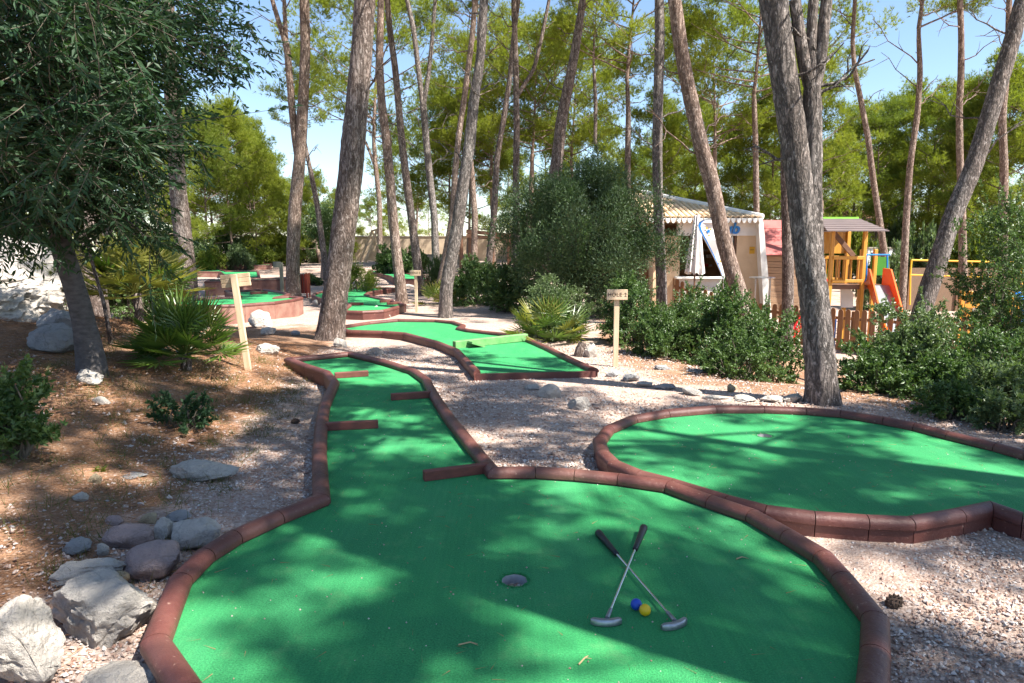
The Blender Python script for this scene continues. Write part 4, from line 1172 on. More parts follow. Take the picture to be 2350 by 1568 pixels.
# ------------------------------------------------------------------ the dark-leaved tree leaning in at the left
def left_tree():
    rng = np.random.default_rng(21)
    d = 5.25
    b = on_ground(212, 858); d = b.y
    base = Vector((b.x, d, g(b.x, d)))
    root = thing('leafy_tree', base, 'dark-leaved tree leaning in front at the left with smooth grey trunk', 'tree')
    k = d / FPX
    px = [(213, 872, 72), (207, 815, 60), (193, 741, 48), (178, 680, 46), (166, 641, 45), (148, 590, 45), (136, 542, 45), (137, 500, 42), (146, 455, 37), (164, 415, 31), (168, 332, 24), (172, 240, 17), (180, 120, 11)]
    pts = [at(x, y, d) - base for x, y, w in px]; pts[0].z = -.1
    a = Acc(); a.put(stem_geo(pts, [w * k / 2 for x, y, w in px], 20, .05, seed=4, rough=.06, flare=False))
    limbs = [(160, 430, [(220, 350, -.3), (290, 290, -.5), (350, 265, -.6), (400, 290, -.6)], 18), (165, 340, [(260, 230, .3), (360, 160, .4), (460, 120, .5), (530, 100, .5)], 16),
             (150, 460, [(90, 400, -.4), (10, 330, -.9), (-120, 260, -1.1)], 20), (168, 300, [(110, 210, -.7), (40, 120, -1.2), (-60, 40, -1.4)], 15), (172, 240, [(240, 130, -.4), (330, 40, -.6), (420, -60, -.6)], 13),
             (166, 380, [(230, 390, .2), (280, 400, .3), (330, 390, .4)], 12), (180, 120, [(160, 20, .2), (150, -100, .2)], 11), (165, 360, [(90, 330, .6), (0, 300, 1.0), (-100, 280, 1.0)], 14),
             (176, 180, [(260, 90, .5), (370, 50, .5), (480, 20, .5)], 10), (150, 470, [(60, 470, .1), (-30, 500, 0), (-140, 520, 0)], 12), (168, 420, [(240, 470, -.3), (300, 500, -.4), (330, 540, -.4)], 9)]
    L_ = []
    for x, y, q, w in limbs:
        P = [np.array(at(x, y, d) - base)] + [np.array(at(u, v, d + dy) - base) for u, v, dy in q]
        a.put(np_tube(resample(P, np.linspace(w * k / 2, .008, len(P)), .12)[0], np.linspace(w * k / 2, .006, len(resample(P, [1] * len(P), .12)[0])), 7))
        L_.append(resample(P, [1] * len(P), .05)[0])
    add('trunk', a.mesh('trunk', True), M['bark_olive'], root)
    tw, lv = Acc(), Acc()
    def spray(s, dr, Ls, nl):
        t = np.linspace(0, 1, 8)[:, None]
        side = rng.normal(size=3) * .18
        pts_ = s + dr * Ls * t + (side + np.array([0, 0, -.08])) * Ls * t ** 2
        tw.put(np_tube(pts_, np.linspace(.0036, .0012, 8), 3))
        tt = np.repeat(np.linspace(.08, 1, nl // 2), 2)
        j = tt * 7; i0 = np.minimum(j.astype(int), 6)
        p = pts_[i0] + (pts_[i0 + 1] - pts_[i0]) * (j - i0)[:, None]
        tg = unit(pts_[i0 + 1] - pts_[i0])
        perp = unit(np.cross(tg, np.array([.1, .2, 1]) + rng.normal(size=3) * .4)) * np.where(np.arange(len(tt)) % 2, 1, -1)[:, None]
        lv.put(leaves(rng, p, unit(tg * .75 + perp * .75 + rng.normal(size=p.shape) * .25), rng.uniform(.05, .085, len(tt)), rng.uniform(.008, .0125, len(tt)), droop=.12))
    for li, P in enumerate(L_):
        n = int(len(P) * 4.2)
        for i in range(n):
            u = rng.random() ** .75
            s = P[int(u * (len(P) - 1))] + rng.normal(size=3) * .13
            dr = unit(rng.normal(size=3) + unit(P[-1] - P[0]) * .6 + np.array([0, 0, -.05]))
            spray(s, dr, rng.uniform(.25, .6), 26)
    # the dense body of the crown further left and up
    for i in range(1050):
        x, y = rng.uniform(-120, 330), rng.uniform(-120, 410)
        if rng.random() < max(0, (x - 160) / 260): continue
        dd = d + rng.uniform(-1.9, .35)
        s = np.array(at(x, y, dd) - base)
        spray(s, unit(rng.normal(size=3) + np.array([.35, 0, .15])), rng.uniform(.3, .65), 28)
    for i in range(110):
        x, y = rng.uniform(-120, 110), rng.uniform(380, 530)
        spray(np.array(at(x, y, d + rng.uniform(-1.4, .3)) - base), unit(rng.normal(size=3) + np.array([.2, 0, -.3])), rng.uniform(.25, .5), 24)
    add('twigs', tw.mesh('twigs', True), M['twig'], root)
    add('crown', lv.mesh('leaf_crown'), M['olive_leaf'], root)
left_tree()

# thin crooked sapling with a few needle tufts in front of the boulder
def sapling():
    rng = np.random.default_rng(31)
    d = on_ground(255, 792).y
    px = [(255, 794, 12), (253, 770, 10), (247, 741, 10), (240, 700, 9), (228, 660, 8), (219, 632, 8), (208, 590, 7), (199, 552, 6)]
    b = at(255, 792, d); base = Vector((b.x, d, g(b.x, d)))
    root = thing('pine_sapling', base, 'thin crooked pine sapling beside the leaning trunk', 'sapling')
    k = d / FPX
    pts = [at(x, y, d) - base for x, y, w in px]; pts[0].z = -.05
    a = Acc(); a.put(stem_geo(pts, [w * k / 2 for x, y, w in px], 8, .04, seed=2, rough=.2, flare=False))
    PP, DD = [], []
    for s, ends in (((199, 552), [(150, 530), (170, 575), (215, 520), (180, 500)]), ((219, 632), [(170, 600), (190, 640)]), ((208, 590), [(100, 605), (60, 590), (110, 625), (150, 560), (140, 610)])):
        for e in ends:
            p0, p1 = np.array(at(*s, d) - base), np.array(at(*e, d + rng.uniform(-.3, .3)) - base)
            q = np.stack([p0, (p0 + p1) / 2 + rng.normal(size=3) * .05, p1]); a.put(np_tube(q, [.008, .006, .003], 4))
            for t in rng.uniform(.7, 1.05, 5):
                c = p0 + (p1 - p0) * t + rng.normal(size=3) * .03
                dd = unit(unit(p1 - p0) * .5 + rng.normal(size=(45, 3)))
                PP.append(np.repeat(c[None], 45, 0)); DD.append(dd)
    PP, DD = np.concatenate(PP), np.concatenate(DD)
    add('trunk', a.mesh('trunk', True), M['bark_pine'], root)
    add('crown', np_mesh('needle_crown', *blades(rng, PP, DD, rng.uniform(.05, .09, len(PP)), .0013)), M['pine'], root)
sapling()

# ------------------------------------------------------------------ fan palms
def gen_frond(seed, nl=17, L=.36, stalk=.38):
    rng = np.random.default_rng(seed)
    V, F = [], []
    # stalk along +z, fan opens at its top
    sV, sF = np_tube(np.array([[0, 0, 0], [.01, 0, stalk * .5], [0, 0, stalk]]), [.007, .006, .004], 5)
    A_ = Acc(); A_.put((sV, np.concatenate([sF[:, [0, 1, 2]], sF[:, [0, 2, 3]]])))
    for i in range(nl):
        a = (i / (nl - 1) - .5) * R(215)
        dr = np.array([math.sin(a), 0, math.cos(a)])
        ll = L * (1 - .28 * abs(a) / R(107)) * rng.uniform(.9, 1.06)
        w = .014
        perp = np.array([math.cos(a), 0, -math.sin(a)])
        p0 = np.array([0, 0, stalk]) + dr * .012
        bend = np.array([0, 1.0, 0]) * rng.uniform(.0, .10)
        m = p0 + dr * ll * .5 + bend * .3 * ll; e = p0 + dr * ll + bend * ll * 1.4 + np.array([0, 0, -.05]) * ll * abs(a)
        fold = np.array([0, .006, 0])
        v = np.stack([p0, m + perp * w + fold, m - fold, m - perp * w + fold, e])
        A_.put((v, np.array([[0, 1, 2], [0, 2, 3], [1, 4, 2], [2, 4, 3]])))
    return np_mesh('frond', np.concatenate(A_.V), np.concatenate(A_.F))
FR = [gen_frond(1), gen_frond(2, 15, .30, .42), gen_frond(3, 19, .40, .30)]
FRY = [m.copy() for m in FR]
for m in FR: m.materials.append(M['palm'])
for m in FRY: m.materials.append(M['palm_yellow'])
def palm(label, px, py, d, size, n, yellow, seed, lift=0.0):
    rng = random.Random(seed)
    p = on_ground(px, py); base = Vector((p.x, p.y, p.z))
    root = thing('fan_palm', base, label, 'palm')
    if lift > 0:
        mb = MB(); mb.tube([(0, 0, -.05), (.02, 0, lift * .5), (0, 0, lift)], [.06, .05, .06], 9); mb.build('trunk', M['bark_pine'], root, True)
    for i in range(n):
        u = i / n
        az = i * 2.4 + rng.uniform(-.3, .3); tilt = R(8 + 84 * u ** .8) + rng.uniform(-.12, .12)
        me = (FRY if rng.random() < yellow else FR)[rng.randrange(3)]
        s = size * rng.uniform(.85, 1.15)
        o = add('frond', me, None, root, (rng.uniform(-.03, .03), rng.uniform(-.03, .03), lift))
        o.rotation_euler = (Matrix.Rotation(az, 3, 'Z') @ Matrix.Rotation(tilt, 3, 'X') @ Matrix.Rotation(rng.uniform(-.5, .5), 3, 'Z')).to_euler()
        o.scale = (s, s, s)
    return root
palm('large green fan palm on the bank in front of the blank board sign', 425, 850, 5.9, .9, 50, .08, 3, .16)
palm('yellowing fan palm just behind the large green one', 318, 752, 7.4, 1.2, 44, .8, 4, .42)
palm('fan palm growing at the corner of the second green', 1262, 785, 9.5, 1.05, 30, .5, 5)
palm('small fan palm half hidden behind the mossy pine', 1018, 700, 15.2, 1.1, 16, .6, 6)

# ------------------------------------------------------------------ rocks
def rock_mesh(seed, sx, sy, sz, angular=.5, sub=3):
    import bmesh
    bm = bmesh.new(); bmesh.ops.create_icosphere(bm, subdivisions=sub, radius=1.0)
    rnd = random.Random(seed)
    planes = []
    for i in range(16):
        nrm = Vector((rnd.gauss(0, 1), rnd.gauss(0, 1), rnd.gauss(0, .8))).normalized()
        planes.append((nrm, rnd.uniform(.5, .86)))
    o = Vector((seed * 3.7 % 50, seed * 1.3 % 50, 0))
    for v in bm.verts:
        p = v.co.copy()
        q = p * (1 + .30 * noise.noise(p * 1.1 + o) + .12 * noise.noise(p * 2.7 + o))
        for nrm, dd in planes:
            e = q.dot(nrm) - dd
            if e > 0: q = q - nrm * e * min(1.0, angular * 1.5)
        rough = .55 + .7 * angular
        q = q + p * rough * (.08 * noise.noise(p * 3.6 + o) + .085 * (.25 - abs(noise.noise(p * 5.5 + o))) + .05 * (.2 - abs(noise.noise(p * 12 + o))) + .03 * noise.noise(p * 25 + o))
        v.co = Vector((q.x * sx, q.y * sy, q.z * sz))
    me = bpy.data.meshes.new('rock'); bm.to_mesh(me); bm.free()
    me.polygons.foreach_set('use_smooth', np.ones(len(me.polygons), bool))
    try: me.set_sharp_from_angle(angle=R(48))
    except Exception: pass
    return me
def rock(label, x0, x1, y0, y1, mat, angular=.6, group=None, dy=.75, sub=4, sink=.16, flat=1.0):
    """x0..x1, y0..y1: the patch of the print it covers"""
    rock.n += 1
    cx = (x0 + x1) / 2
    p = on_ground(cx, y1 - (y1 - y0) * .12)
    k = (p - EYE).length / FPX
    sx = (x1 - x0) / 2 * k * 1.02
    dep = math.asin(max(min((EYE.z - p.z) / (p - EYE).length, .95), .02))
    sy = sx * dy
    # what the height must be so that the outline covers y0..y1 seen at this dip
    hh = (y1 - y0) * k
    top = max(hh - 1.5 * sy * math.sin(dep), .3 * hh) * 1.05 * flat
    me = rock_mesh(rock.n * 17, sx, sy, top * .72, angular, sub)
    o = add('rock', me, M[mat])
    c = Vector((p.x, p.y + sy * .55, 0)); c.z = g(c.x, c.y) + top * .72 * (1 - 2 * sink) * .8
    o.location = c; o.rotation_euler = (0, 0, random.Random(rock.n).uniform(-.25, .25))
    tag(o, label, 'rock', group)
    return o
rock.n = 0
rk = rock
# the great boulder on the bank
bl = add('boulder', rock_mesh(903, 1.85, 1.15, .64, .6, 6), M['rock_white'])
bp = at(20, 640, 7.6)
bl.location = (bp.x - .75, 7.7, g(bp.x, 7.7) + .28); bl.rotation_euler = (0, R(17), R(-6))
tag(bl, 'big sunlit white boulder on the bank at the left edge', 'boulder')
rk('grey shaded rock low on the bank against the leaning grey trunk', 50, 176, 758, 816, 'rock_grey', .5)
rk('grey-brown rock behind the shaded rock left of the leaning trunk', 72, 178, 720, 778, 'rock_grey', .6)
rk('pale rock between the leaning trunk and the sapling, below the boulder', 190, 238, 685, 722, 'rock_white', .7)
rk('flat pale rock at the foot of the leaning grey trunk', 162, 227, 856, 888, 'rock_white', .8)
rk('small pale stone lying on the bank below the leaning tree', 212, 247, 913, 931, 'rock_white', .6)
rk('long white slab of rock lying alone on the gravel left of the lane', 378, 530, 1060, 1110, 'rock_white', .8, dy=.45)
rk('thin flat stone left of the long white slab', 264, 330, 1084, 1100, 'rock_grey', .6)
rk('small buff stone below the green seedling', 197, 235, 1090, 1117, 'rock_yellow', .7)
rk('small white pointed stone on the litter', 166, 197, 1135, 1156, 'rock_white', .7)
rk('rounded grey-pink stone at the left of the stone pile by the kerb', 233, 339, 1205, 1266, 'rock_pink', .25)
rk('white cracked block in the middle of the stone pile by the kerb', 334, 402, 1200, 1256, 'rock_white', .8)
rk('rough grey-white stone touching the kerb at the pile', 394, 491, 1197, 1274, 'rock_white', .55)
rk('large rounded pink stone in front of the stone pile', 270, 397, 1253, 1340, 'rock_pink', .25)
rk('yellowish flat stone at the back of the stone pile', 309, 358, 1182, 1208, 'rock_yellow', .7)
rk('grey flat stone at the back right of the stone pile', 371, 429, 1176, 1204, 'rock_grey', .7)
rk('small dark stone with reddish patch at the back left of the pile', 240, 277, 1189, 1212, 'rock_pink', .7)
rk('flat bluish white slab behind the largest white rock', 110, 256, 1288, 1350, 'rock_white', .85)
rk('largest white craggy rock in the lower left corner area', 80, 306, 1338, 1490, 'rock_white', .6, sub=5)
rk('small greenish stone beside the pink rounded stone', 261, 291, 1314, 1349, 'rock_yellow', .5)
rk('grey-white rock cut by the left bottom corner of the picture', -70, 98, 1428, 1600, 'rock_white', .7, sub=5)
rk('pale rock cut by the bottom edge, left of the kerb', 178, 356, 1524, 1610, 'rock_white', .6, sub=5)
rk('dull brownish stone on the litter above the flat slab', 141, 192, 1243, 1277, 'rock_grey', .5)
rk('small white stone left of the pink rounded stones', 218, 246, 1253, 1282, 'rock_white', .5)
rk('pale rock at the foot of the thick leaning pine trunk', 756, 800, 777, 803, 'rock_white', .6)
rk('flat white rock behind the far end of the first lane', 840, 886, 798, 818, 'rock_white', .85)
rk('small white stone on the gravel, left of the brightest pair', 1199, 1240, 881, 898, 'rock_white', .4)
rk('largest bright white rounded rock on the gravel between the greens', 1235, 1293, 885, 918, 'rock_white', .35)
rk('long flat pale stone on the gravel pointing at the oval green', 1293, 1368, 915, 944, 'rock_white', .7, dy=.4)
EDG = ['dark edging stone nearest the HOLE 2 post', 'brown-grey edging stone second from the HOLE 2 post', 'pale edging stone third from the HOLE 2 post', 'grey edging stone fourth from the HOLE 2 post', 'pale edging stone fifth from the HOLE 2 post',
       'flat edging stone touching the far kerb of the oval green', 'long pale edging stone at the far kerb left of the twin pine', 'pale edging stone next to the twin pine', 'white edging stone touching the twin pine foot']
for lb, q, m in zip(EDG, [(1388, 1425, 851, 868), (1422, 1472, 856, 880), (1457, 1504, 873, 892), (1504, 1554, 881, 897), (1568, 1620, 890, 912), (1617, 1677, 907, 920), (1680, 1750, 907, 924), (1748, 1800, 905, 926), (1798, 1848, 903, 926)],
                    ['rock_grey', 'rock_grey', 'rock_white', 'rock_grey', 'rock_white', 'rock_white', 'rock_white', 'rock_white', 'rock_white']):
    rk(lb, *q, m, .7, group='edging stones along the gravel terrace')
rk('upright pale rock beside the tree stump near the second green', 1337, 1375, 792, 826, 'rock_white', .7)
rk('small yellowish rock under the bush left of the twin pine', 1668, 1693, 885, 903, 'rock_yellow', .5)
rk('small grey stone on the slope right of the HOLE 2 post', 1500, 1540, 838, 852, 'rock_grey', .6)
rk('flat pale stone on the slope under the loose bush', 1570, 1625, 845, 858, 'rock_grey', .7)
rk('bright white craggy rock in front of the raised green wall', 568, 624, 723, 757, 'rock_white', .6)
rk('low grey rock just below the bright craggy one at the raised green', 590, 632, 754, 771, 'rock_white', .5)
rk('small grey stone on the shaded path right of the blank board sign', 666, 690, 761, 772, 'rock_grey', .5)
rk('pale flat rock right of the blank board sign post', 579, 642, 790, 818, 'rock_white', .6)
rk('largest grey rock of the row behind the blank board sign', 490, 512, 643, 658, 'rock_white', .5)
rk('small white rock in the row left of the blank board', 508, 530, 650, 659, 'rock_white', .5)
rk('small grey rock at the left end of the row behind the sign', 462, 484, 651, 661, 'rock_grey', .5)
rk('white flat rock right of the blank board', 578, 608, 651, 663, 'rock_white', .5)
rk('white rock left of the thick leaning trunk near the winding green', 715, 732, 691, 705, 'rock_white', .5)
rk('grey banded rock touching the thick leaning trunk on its left', 731, 751, 696, 711, 'rock_grey', .6)
rk('grey rock at the near edge of the winding green', 850, 870, 705, 721, 'rock_grey', .5)
rk('low pale rock in front of the winding green', 874, 896, 721, 730, 'rock_white', .5)
rk('small pale stone by the trunk left of the HOLE 3 sign', 912, 927, 671, 678, 'rock_white', .5)
rk('flat pale stones pile edge behind the HOLE 3 post', 926, 953, 653, 661, 'rock_white', .6)
# tree stump
p = on_ground(1334, 818)
mb = MB(p); mb.tube([p + Vector((0, 0, -.05)), p + Vector((.02, 0, .1)), p + Vector((.05, .02, .16))], [.12, .1, .085], 12)
tag(mb.build('tree_stump', M['bark_pine'], None, True, p), 'short weathered tree stump beside the second green corner', 'stump')

# ------------------------------------------------------------------ signs
def text(name, body, size, mat, parent, loc, rot, extrude=.0012, space=1.1, shear=0.0, bold=0.0):
    cu = bpy.data.curves.new(name, 'FONT'); cu.body = body; cu.size = size; cu.align_x = 'CENTER'; cu.align_y = 'CENTER'
    cu.extrude = extrude; cu.space_character = space; cu.shear = shear; cu.offset = bold
    cu.materials.append(mat)
    tmp = bpy.data.objects.new(name, cu); COL.objects.link(tmp)
    me = bpy.data.meshes.new_from_object(tmp.evaluated_get(bpy.context.evaluated_depsgraph_get()))
    bpy.data.objects.remove(tmp)
    o = add(name, me, mat)
    o.parent = parent; o.location = loc; o.rotation_euler = rot
    return o
def hole_sign(label, px, py, top_py, board_px, board_h_px, words, rz=0.0, lean=0.0, back=False):
    p = on_ground(px, py)
    root = thing('hole_sign', (p.x, p.y, p.z), label, 'sign', None, rz)
    top = at(px, top_py, p.y).z - p.z
    k = p.y / FPX
    w, h = board_px * k, board_h_px * k
    root.rotation_euler = (0, lean, rz)
    mb = MB(); mb.box((0, 0, (top - (h if not back else .0)) / 2 - .1), (.062, .045, top + .2 - (h * .45 if not back else .01)), bev=.003)
    mb.build('post', M['post_wood'], root)
    yb = .038 if back else -.038
    bd = None
    n = 2 if not back else 3
    for i in range(n):
        mb = MB(); mb.box((0, yb, top - h + h * (i + .5) / n), (w, .026, h / n - .0025), bev=.003)
        o = mb.build('board', M['post_wood'], root)
        bd = bd or o
    if words:
        text('lettering', words, h * .5, M['sign_ink'], root, (0, yb - .0142, top - h * .5), (math.pi / 2, 0, 0), space=1.12)
    return root
hole_sign('wooden post sign reading HOLE 2 beside the second green', 1412, 842, 664, 47, 24, 'HOLE 2', R(-2))
hole_sign('farther wooden post sign reading HOLE 3 before the slim dark pine', 956, 718, 620, 25, 13, 'HOLE 3', R(-4))
hole_sign('blank back of a wooden hole sign on a leaning post beside the palm', 570, 851, 628, 66, 30, None, R(3), R(-5.5), True)
p = on_ground(648, 672)
root = thing('old_post', p, 'weathered greenish post with a small board beside the sunlit pale pine', 'post')
mb = MB(); mb.box((0, 0, .42), (.09, .09, 1.0), bev=.008); mb.build('post', M['old_wood'], root)
mb = MB(); mb.box((-.12, -.03, .86), (.22, .05, .18), bev=.005); mb.build('board', M['old_wood'], root)

# ------------------------------------------------------------------ putters and balls
def putter(label, head, grip, face, lift_head=0.0, lift_mid=0.0):
    """head, grip: ends on the turf"""
    root = thing('putter', (head.x, head.y, 0), label, 'putter')
    o = Vector((head.x, head.y, 0))
    d = (grip - head).normalized(); L = (grip - head).length
    side = Vector((-d.y, d.x, 0))
    z0, z1 = .022 + lift_head, .014 + lift_mid
    a = head + Vector((0, 0, z0)); b = grip + Vector((0, 0, z1))
    f = lambda t: a.lerp(b, t)
    mb = MB(o); mb.tube([f(.07), f(.72)], [.0048, .0058], 12); mb.build('shaft', M['chrome'], root, True)
    mb = MB(o); ts = [.70, .705, .74, .82, .90, .965, .99, 1.0]
    mb.tube([f(t) for t in ts], [.0095, .0125, .0125, .0145, .016, .0185, .0185, .012], 14); mb.build('grip', M['rubber'], root, True)
    mb = MB(o); mb.tube([f(.012), f(.04), f(.085)], [.0085, .0085, .0075], 10); mb.build('hosel', M['pewter'], root, True)
    # curved blade head
    mb = MB(o); fx = face.normalized(); fy = Vector((-fx.y, fx.x, 0))
    n = 11; V, F = [], []
    for i in range(n):
        u = i / (n - 1) * 2 - 1
        c = head + fx * u * .056 + fy * (.012 * u * u - .002)
        hh = .024 + .004 * abs(u) ** 3; t = .0115 * (1 - .55 * abs(u) ** 6) + .001
        k = 1 - .3 * abs(u) ** 8
        V += [c - fy * t + Vector((0, 0, .003)), c + fy * t * .9 + Vector((0, 0, .003)), c + fy * t + Vector((0, 0, hh * .6 * k)), c + fy * t * .6 + Vector((0, 0, hh * k)), c - fy * t * .6 + Vector((0, 0, hh * k)), c - fy * t + Vector((0, 0, hh * .75 * k))]
    for i in range(n - 1):
        for j in range(6): F.append((i * 6 + j, i * 6 + (j + 1) % 6, (i + 1) * 6 + (j + 1) % 6, (i + 1) * 6 + j))
    F += [tuple(range(5, -1, -1)), tuple(range((n - 1) * 6, n * 6))]
    mb.poly(V, F); mb.build('head', M['pewter'], root, True)
h1, g1 = on_z(1392, 1428, .012), on_z(1478, 1218, .012)
h2, g2 = on_z(1551, 1434, .012), on_z(1372, 1223, .012)
h1.z = g1.z = h2.z = g2.z = 0
putter('putter with its head at the left, its shaft lying over the other putter', h1, g1, on_z(1414, 1437, 0) - on_z(1342, 1438, 0), 0, .016)
putter('putter with its head at the right, its shaft lying under the other putter', h2, g2, on_z(1582, 1430, 0) - on_z(1524, 1448, 0))
for nm, lb, px, py, mt in (('golf_ball', 'blue golf ball between the crossed putters', 1460, 1399, 'ball_blue'), ('golf_ball', 'yellow golf ball touching the blue one between the putters', 1480, 1412, 'ball_yellow')):
    q = on_z(px, py, 0.001)
    import bmesh
    bm = bmesh.new(); bmesh.ops.create_uvsphere(bm, u_segments=36, v_segments=24, radius=.0214)
    me = bpy.data.meshes.new('golf_ball'); bm.to_mesh(me); bm.free()
    me.polygons.foreach_set('use_smooth', np.ones(len(me.polygons), bool))
    o = add(nm, me, M[mt], None, (q.x, q.y, .0215)); tag(o, lb, 'golf ball')
# two dry twigs and cones
def twig(label, x1, y1, x2, y2):
    a, b = on_z(x1, y1, .004), on_z(x2, y2, .004)
    m = (a + b) / 2 + Vector((.006, .01, .002))
    mb = MB(a); mb.tube([a, m, b], [.0028, .0024, .001], 6); mb.tube([m, m + (b - a) * .3 + Vector((.01, -.02, 0))], [.0016, .0008], 5)
    tag(mb.build('dry_twig', M['straw'], None, True, a), label, 'twig')
twig('pale dry twig lying on the front green left of the putters', 1052, 1480, 1096, 1478)
twig('small dry twig on the front green below the left putter head', 1328, 1525, 1350, 1505)
twig('dry pine needle pair on the turf right of the putters', 1690, 1283, 1712, 1280)
def cone(label, px, py, s=1.0):
    p = on_ground(px, py); rnd = random.Random(px)
    mb = MB(p)
    mb.lathe(p + Vector((0, 0, .014 * s)), [(.004 * s, -.03 * s), (.016 * s, -.022 * s), (.019 * s, -.005 * s), (.014 * s, .016 * s), (.003 * s, .03 * s)], 9, (1, .4, .1))
    for i in range(46):
        t = i / 46; a = i * 2.4; ax = Vector((1, .4, .1)).normalized(); u = ax.cross(Vector((0, 0, 1))).normalized(); w = ax.cross(u)
        r_ = .019 * s * math.sin(math.pi * min(.1 + t * .85, 1)) + .002
        c = p + Vector((0, 0, .016 * s)) + ax * (t - .5) * .056 * s + (u * math.cos(a) + w * math.sin(a)) * r_
        mb.box(c, (.006 * s, .006 * s, .004 * s), rot=Matrix.Rotation(a, 3, ax))
    tag(mb.build('pine_cone', M['cone'], None, False, p), label, 'pine cone')
cone('pine cone lying beside the kerb of the front green at the right', 2052, 1392, 1.3)
cone('pine cone on the litter below the seedling', 678, 973, 1.2)
cone('pine cone on the gravel left of the first lane', 1835, 1210, .9)
cone('pine cone near the far corner of the first lane', 700, 855, 1.0)

# ------------------------------------------------------------------ litter bin
p = on_ground(697, 683); root = thing('litter_bin', p, 'red slatted litter bin beside the sunlit pale pine', 'bin')
W_, H_ = .30, .62
for sx in (-1, 1):
    for sy in (-1, 1):
        mb = MB(); mb.box((sx * W_ / 2 * .92, sy * W_ / 2 * .92, .33), (.035, .035, .72), bev=.003); mb.build('leg', M['bin_red'], root)
mb = MB(); mb.lathe((0, 0, .12), [(.10, 0), (.115, .02), (.12, .55), (.105, .55)], 14); mb.build('liner', M['steel'], root, True)
for side in range(4):
    for i in range(4):
        u = (i - 1.5) * .066
        c = Vector((u, -W_ / 2, .4)); c.rotate(Matrix.Rotation(side * math.pi / 2, 3, 'Z'))
        mb = MB(); mb.box(c, (.05, .016, .54), side * math.pi / 2, bev=.003); mb.build('slat', M['bin_red'], root)

# ------------------------------------------------------------------ swing frame
p = on_ground(890, 600); d = p.y = 40.0
root = thing('swing_frame', (at(890, 600, d).x, d, g(at(890, 600, d).x, d)), 'pale wooden A-frame swing in the distance before the boundary wall', 'swing')
o = root.location.copy()
def S_(px, py, dy=0): return at(px, py, d + dy)
for a, b in (((866, 526), (838, 603)), ((864, 526), (894, 600))):
    mb = MB(o); mb.tube([S_(*a), S_(*b)], .075, 8); mb.build('leg', M['post_wood'], root, True)
for a, b in (((854, 529), (827, 600)), ((854, 529), (876, 598))):
    mb = MB(o); mb.tube([S_(*a, 2.6), S_(*b, 2.6)], .07, 8); mb.build('leg', M['post_wood'], root, True)
mb = MB(o); mb.tube([S_(865, 527, -.2), S_(854, 530, 2.8)], .06, 8); mb.build('crossbar', M['post_wood'], root, True)

# ------------------------------------------------------------------ far boundary wall, cars, buildings
def wall_run(label, a, b, h, mat='wall_stone', name='boundary_wall', thick=.25, cope=True):
    A, B = Vector(a), Vector(b); m = (A + B) / 2
    org = Vector((m.x, m.y, min(g(A.x, A.y), g(B.x, B.y)) - .1))
    root = thing(name, org, label, 'wall'); root['kind'] = 'thing'; mb = MB(org)
    z = org.z
    mb.bar((A.x, A.y, z + h / 2), (B.x, B.y, z + h / 2), thick, h); mb.build('wall_body', M[mat], root)
    if cope:
        mb = MB(org); mb.bar((A.x, A.y, z + h + .035), (B.x, B.y, z + h + .035), thick + .08, .07, bev=.01); mb.build('coping', M['concrete'], root)
    return root
a, b = at(560, 560, 47), at(1180, 560, 45)
wall_run('long sunlit beige boundary wall in the distance behind the swing', (a.x, a.y), (b.x, b.y), 1.65)
a, b = at(935, 600, 41), at(1085, 600, 40)
wall_run('low beige wall in front of the boundary wall, right of the swing', (a.x, a.y), (b.x, b.y), .55)

def car(label, px, d, length, top_py, roofrack=False, rz=0.0):
    c = at(px, 560, d); zt = at(px, top_py, d).z
    z0 = g(c.x, d) + .35
    hgt = 1.5
    z0 = zt - hgt
    org = Vector((c.x, d, z0))
    root = thing('parked_car', org, label, 'car', None, rz)
    L = length
    prof = [(-L / 2, .3), (-L / 2, .75), (-L / 2 + .25, .9), (-L * .26, .95), (-L * .13, 1.42), (-L * .05, 1.5), (L * .26, 1.48), (L * .40, 1.0), (L / 2 - .1, .92), (L / 2, .7), (L / 2, .3)]
    mb = MB(); mb.prism([(x, -.85, z) for x, z in prof], (0, 1.7, 0)); mb.build('body', M['car_blue'], root)
    for s in (-1, 1):
        mb = MB(); mb.prism([(-L * .22, s * .853 - .004, .97), (-L * .12, s * .853 - .004, 1.36), (L * .02, s * .853 - .004, 1.4), (L * .02, s * .853 - .004, .97)], (0, .008, 0)); mb.build('window', M['glass'], root)
        mb = MB(); mb.prism([(L * .05, s * .853 - .004, .97), (L * .05, s * .853 - .004, 1.4), (L * .25, s * .853 - .004, 1.38), (L * .34, s * .853 - .004, .99)], (0, .008, 0)); mb.build('window', M['glass'], root)
        for wx in (-L * .3, L * .3):
            mb = MB(); mb.lathe((wx, s * .78 - .09, .3), [(.05, 0), (.3, .0), (.31, .04), (.31, .15), (.3, .18), (.05, .18)], 18, (0, 1, 0)); mb.build('wheel', M['rubber'], root, True)
    mb = MB(); mb.prism([(-L * .245, -.72, 1.0), (-L * .145, -.66, 1.39), (-L * .145, .66, 1.39), (-L * .245, .72, 1.0)], (-.012, 0, .012)); mb.build('windscreen', M['glass'], root)
    if roofrack:
        for s in (-1, 1):
            mb = MB(); mb.tube([(-L * .05, s * .6, 1.48), (-L * .04, s * .6, 1.62), (L * .22, s * .6, 1.62), (L * .24, s * .6, 1.47)], .02, 6); mb.build('roof_rail', M['steel'], root)
    return root
car('dark blue car with roof rails parked behind the boundary wall, left of the swing', 815, 51, 4.4, 546, True, R(8))
car('blue car roof behind the boundary wall, right of the pine next to HOLE 3', 945, 50, 4.2, 553, False, R(5))
car('blue car behind the boundary wall near the forked dark pine', 985, 49, 4.2, 556, False, R(-6))

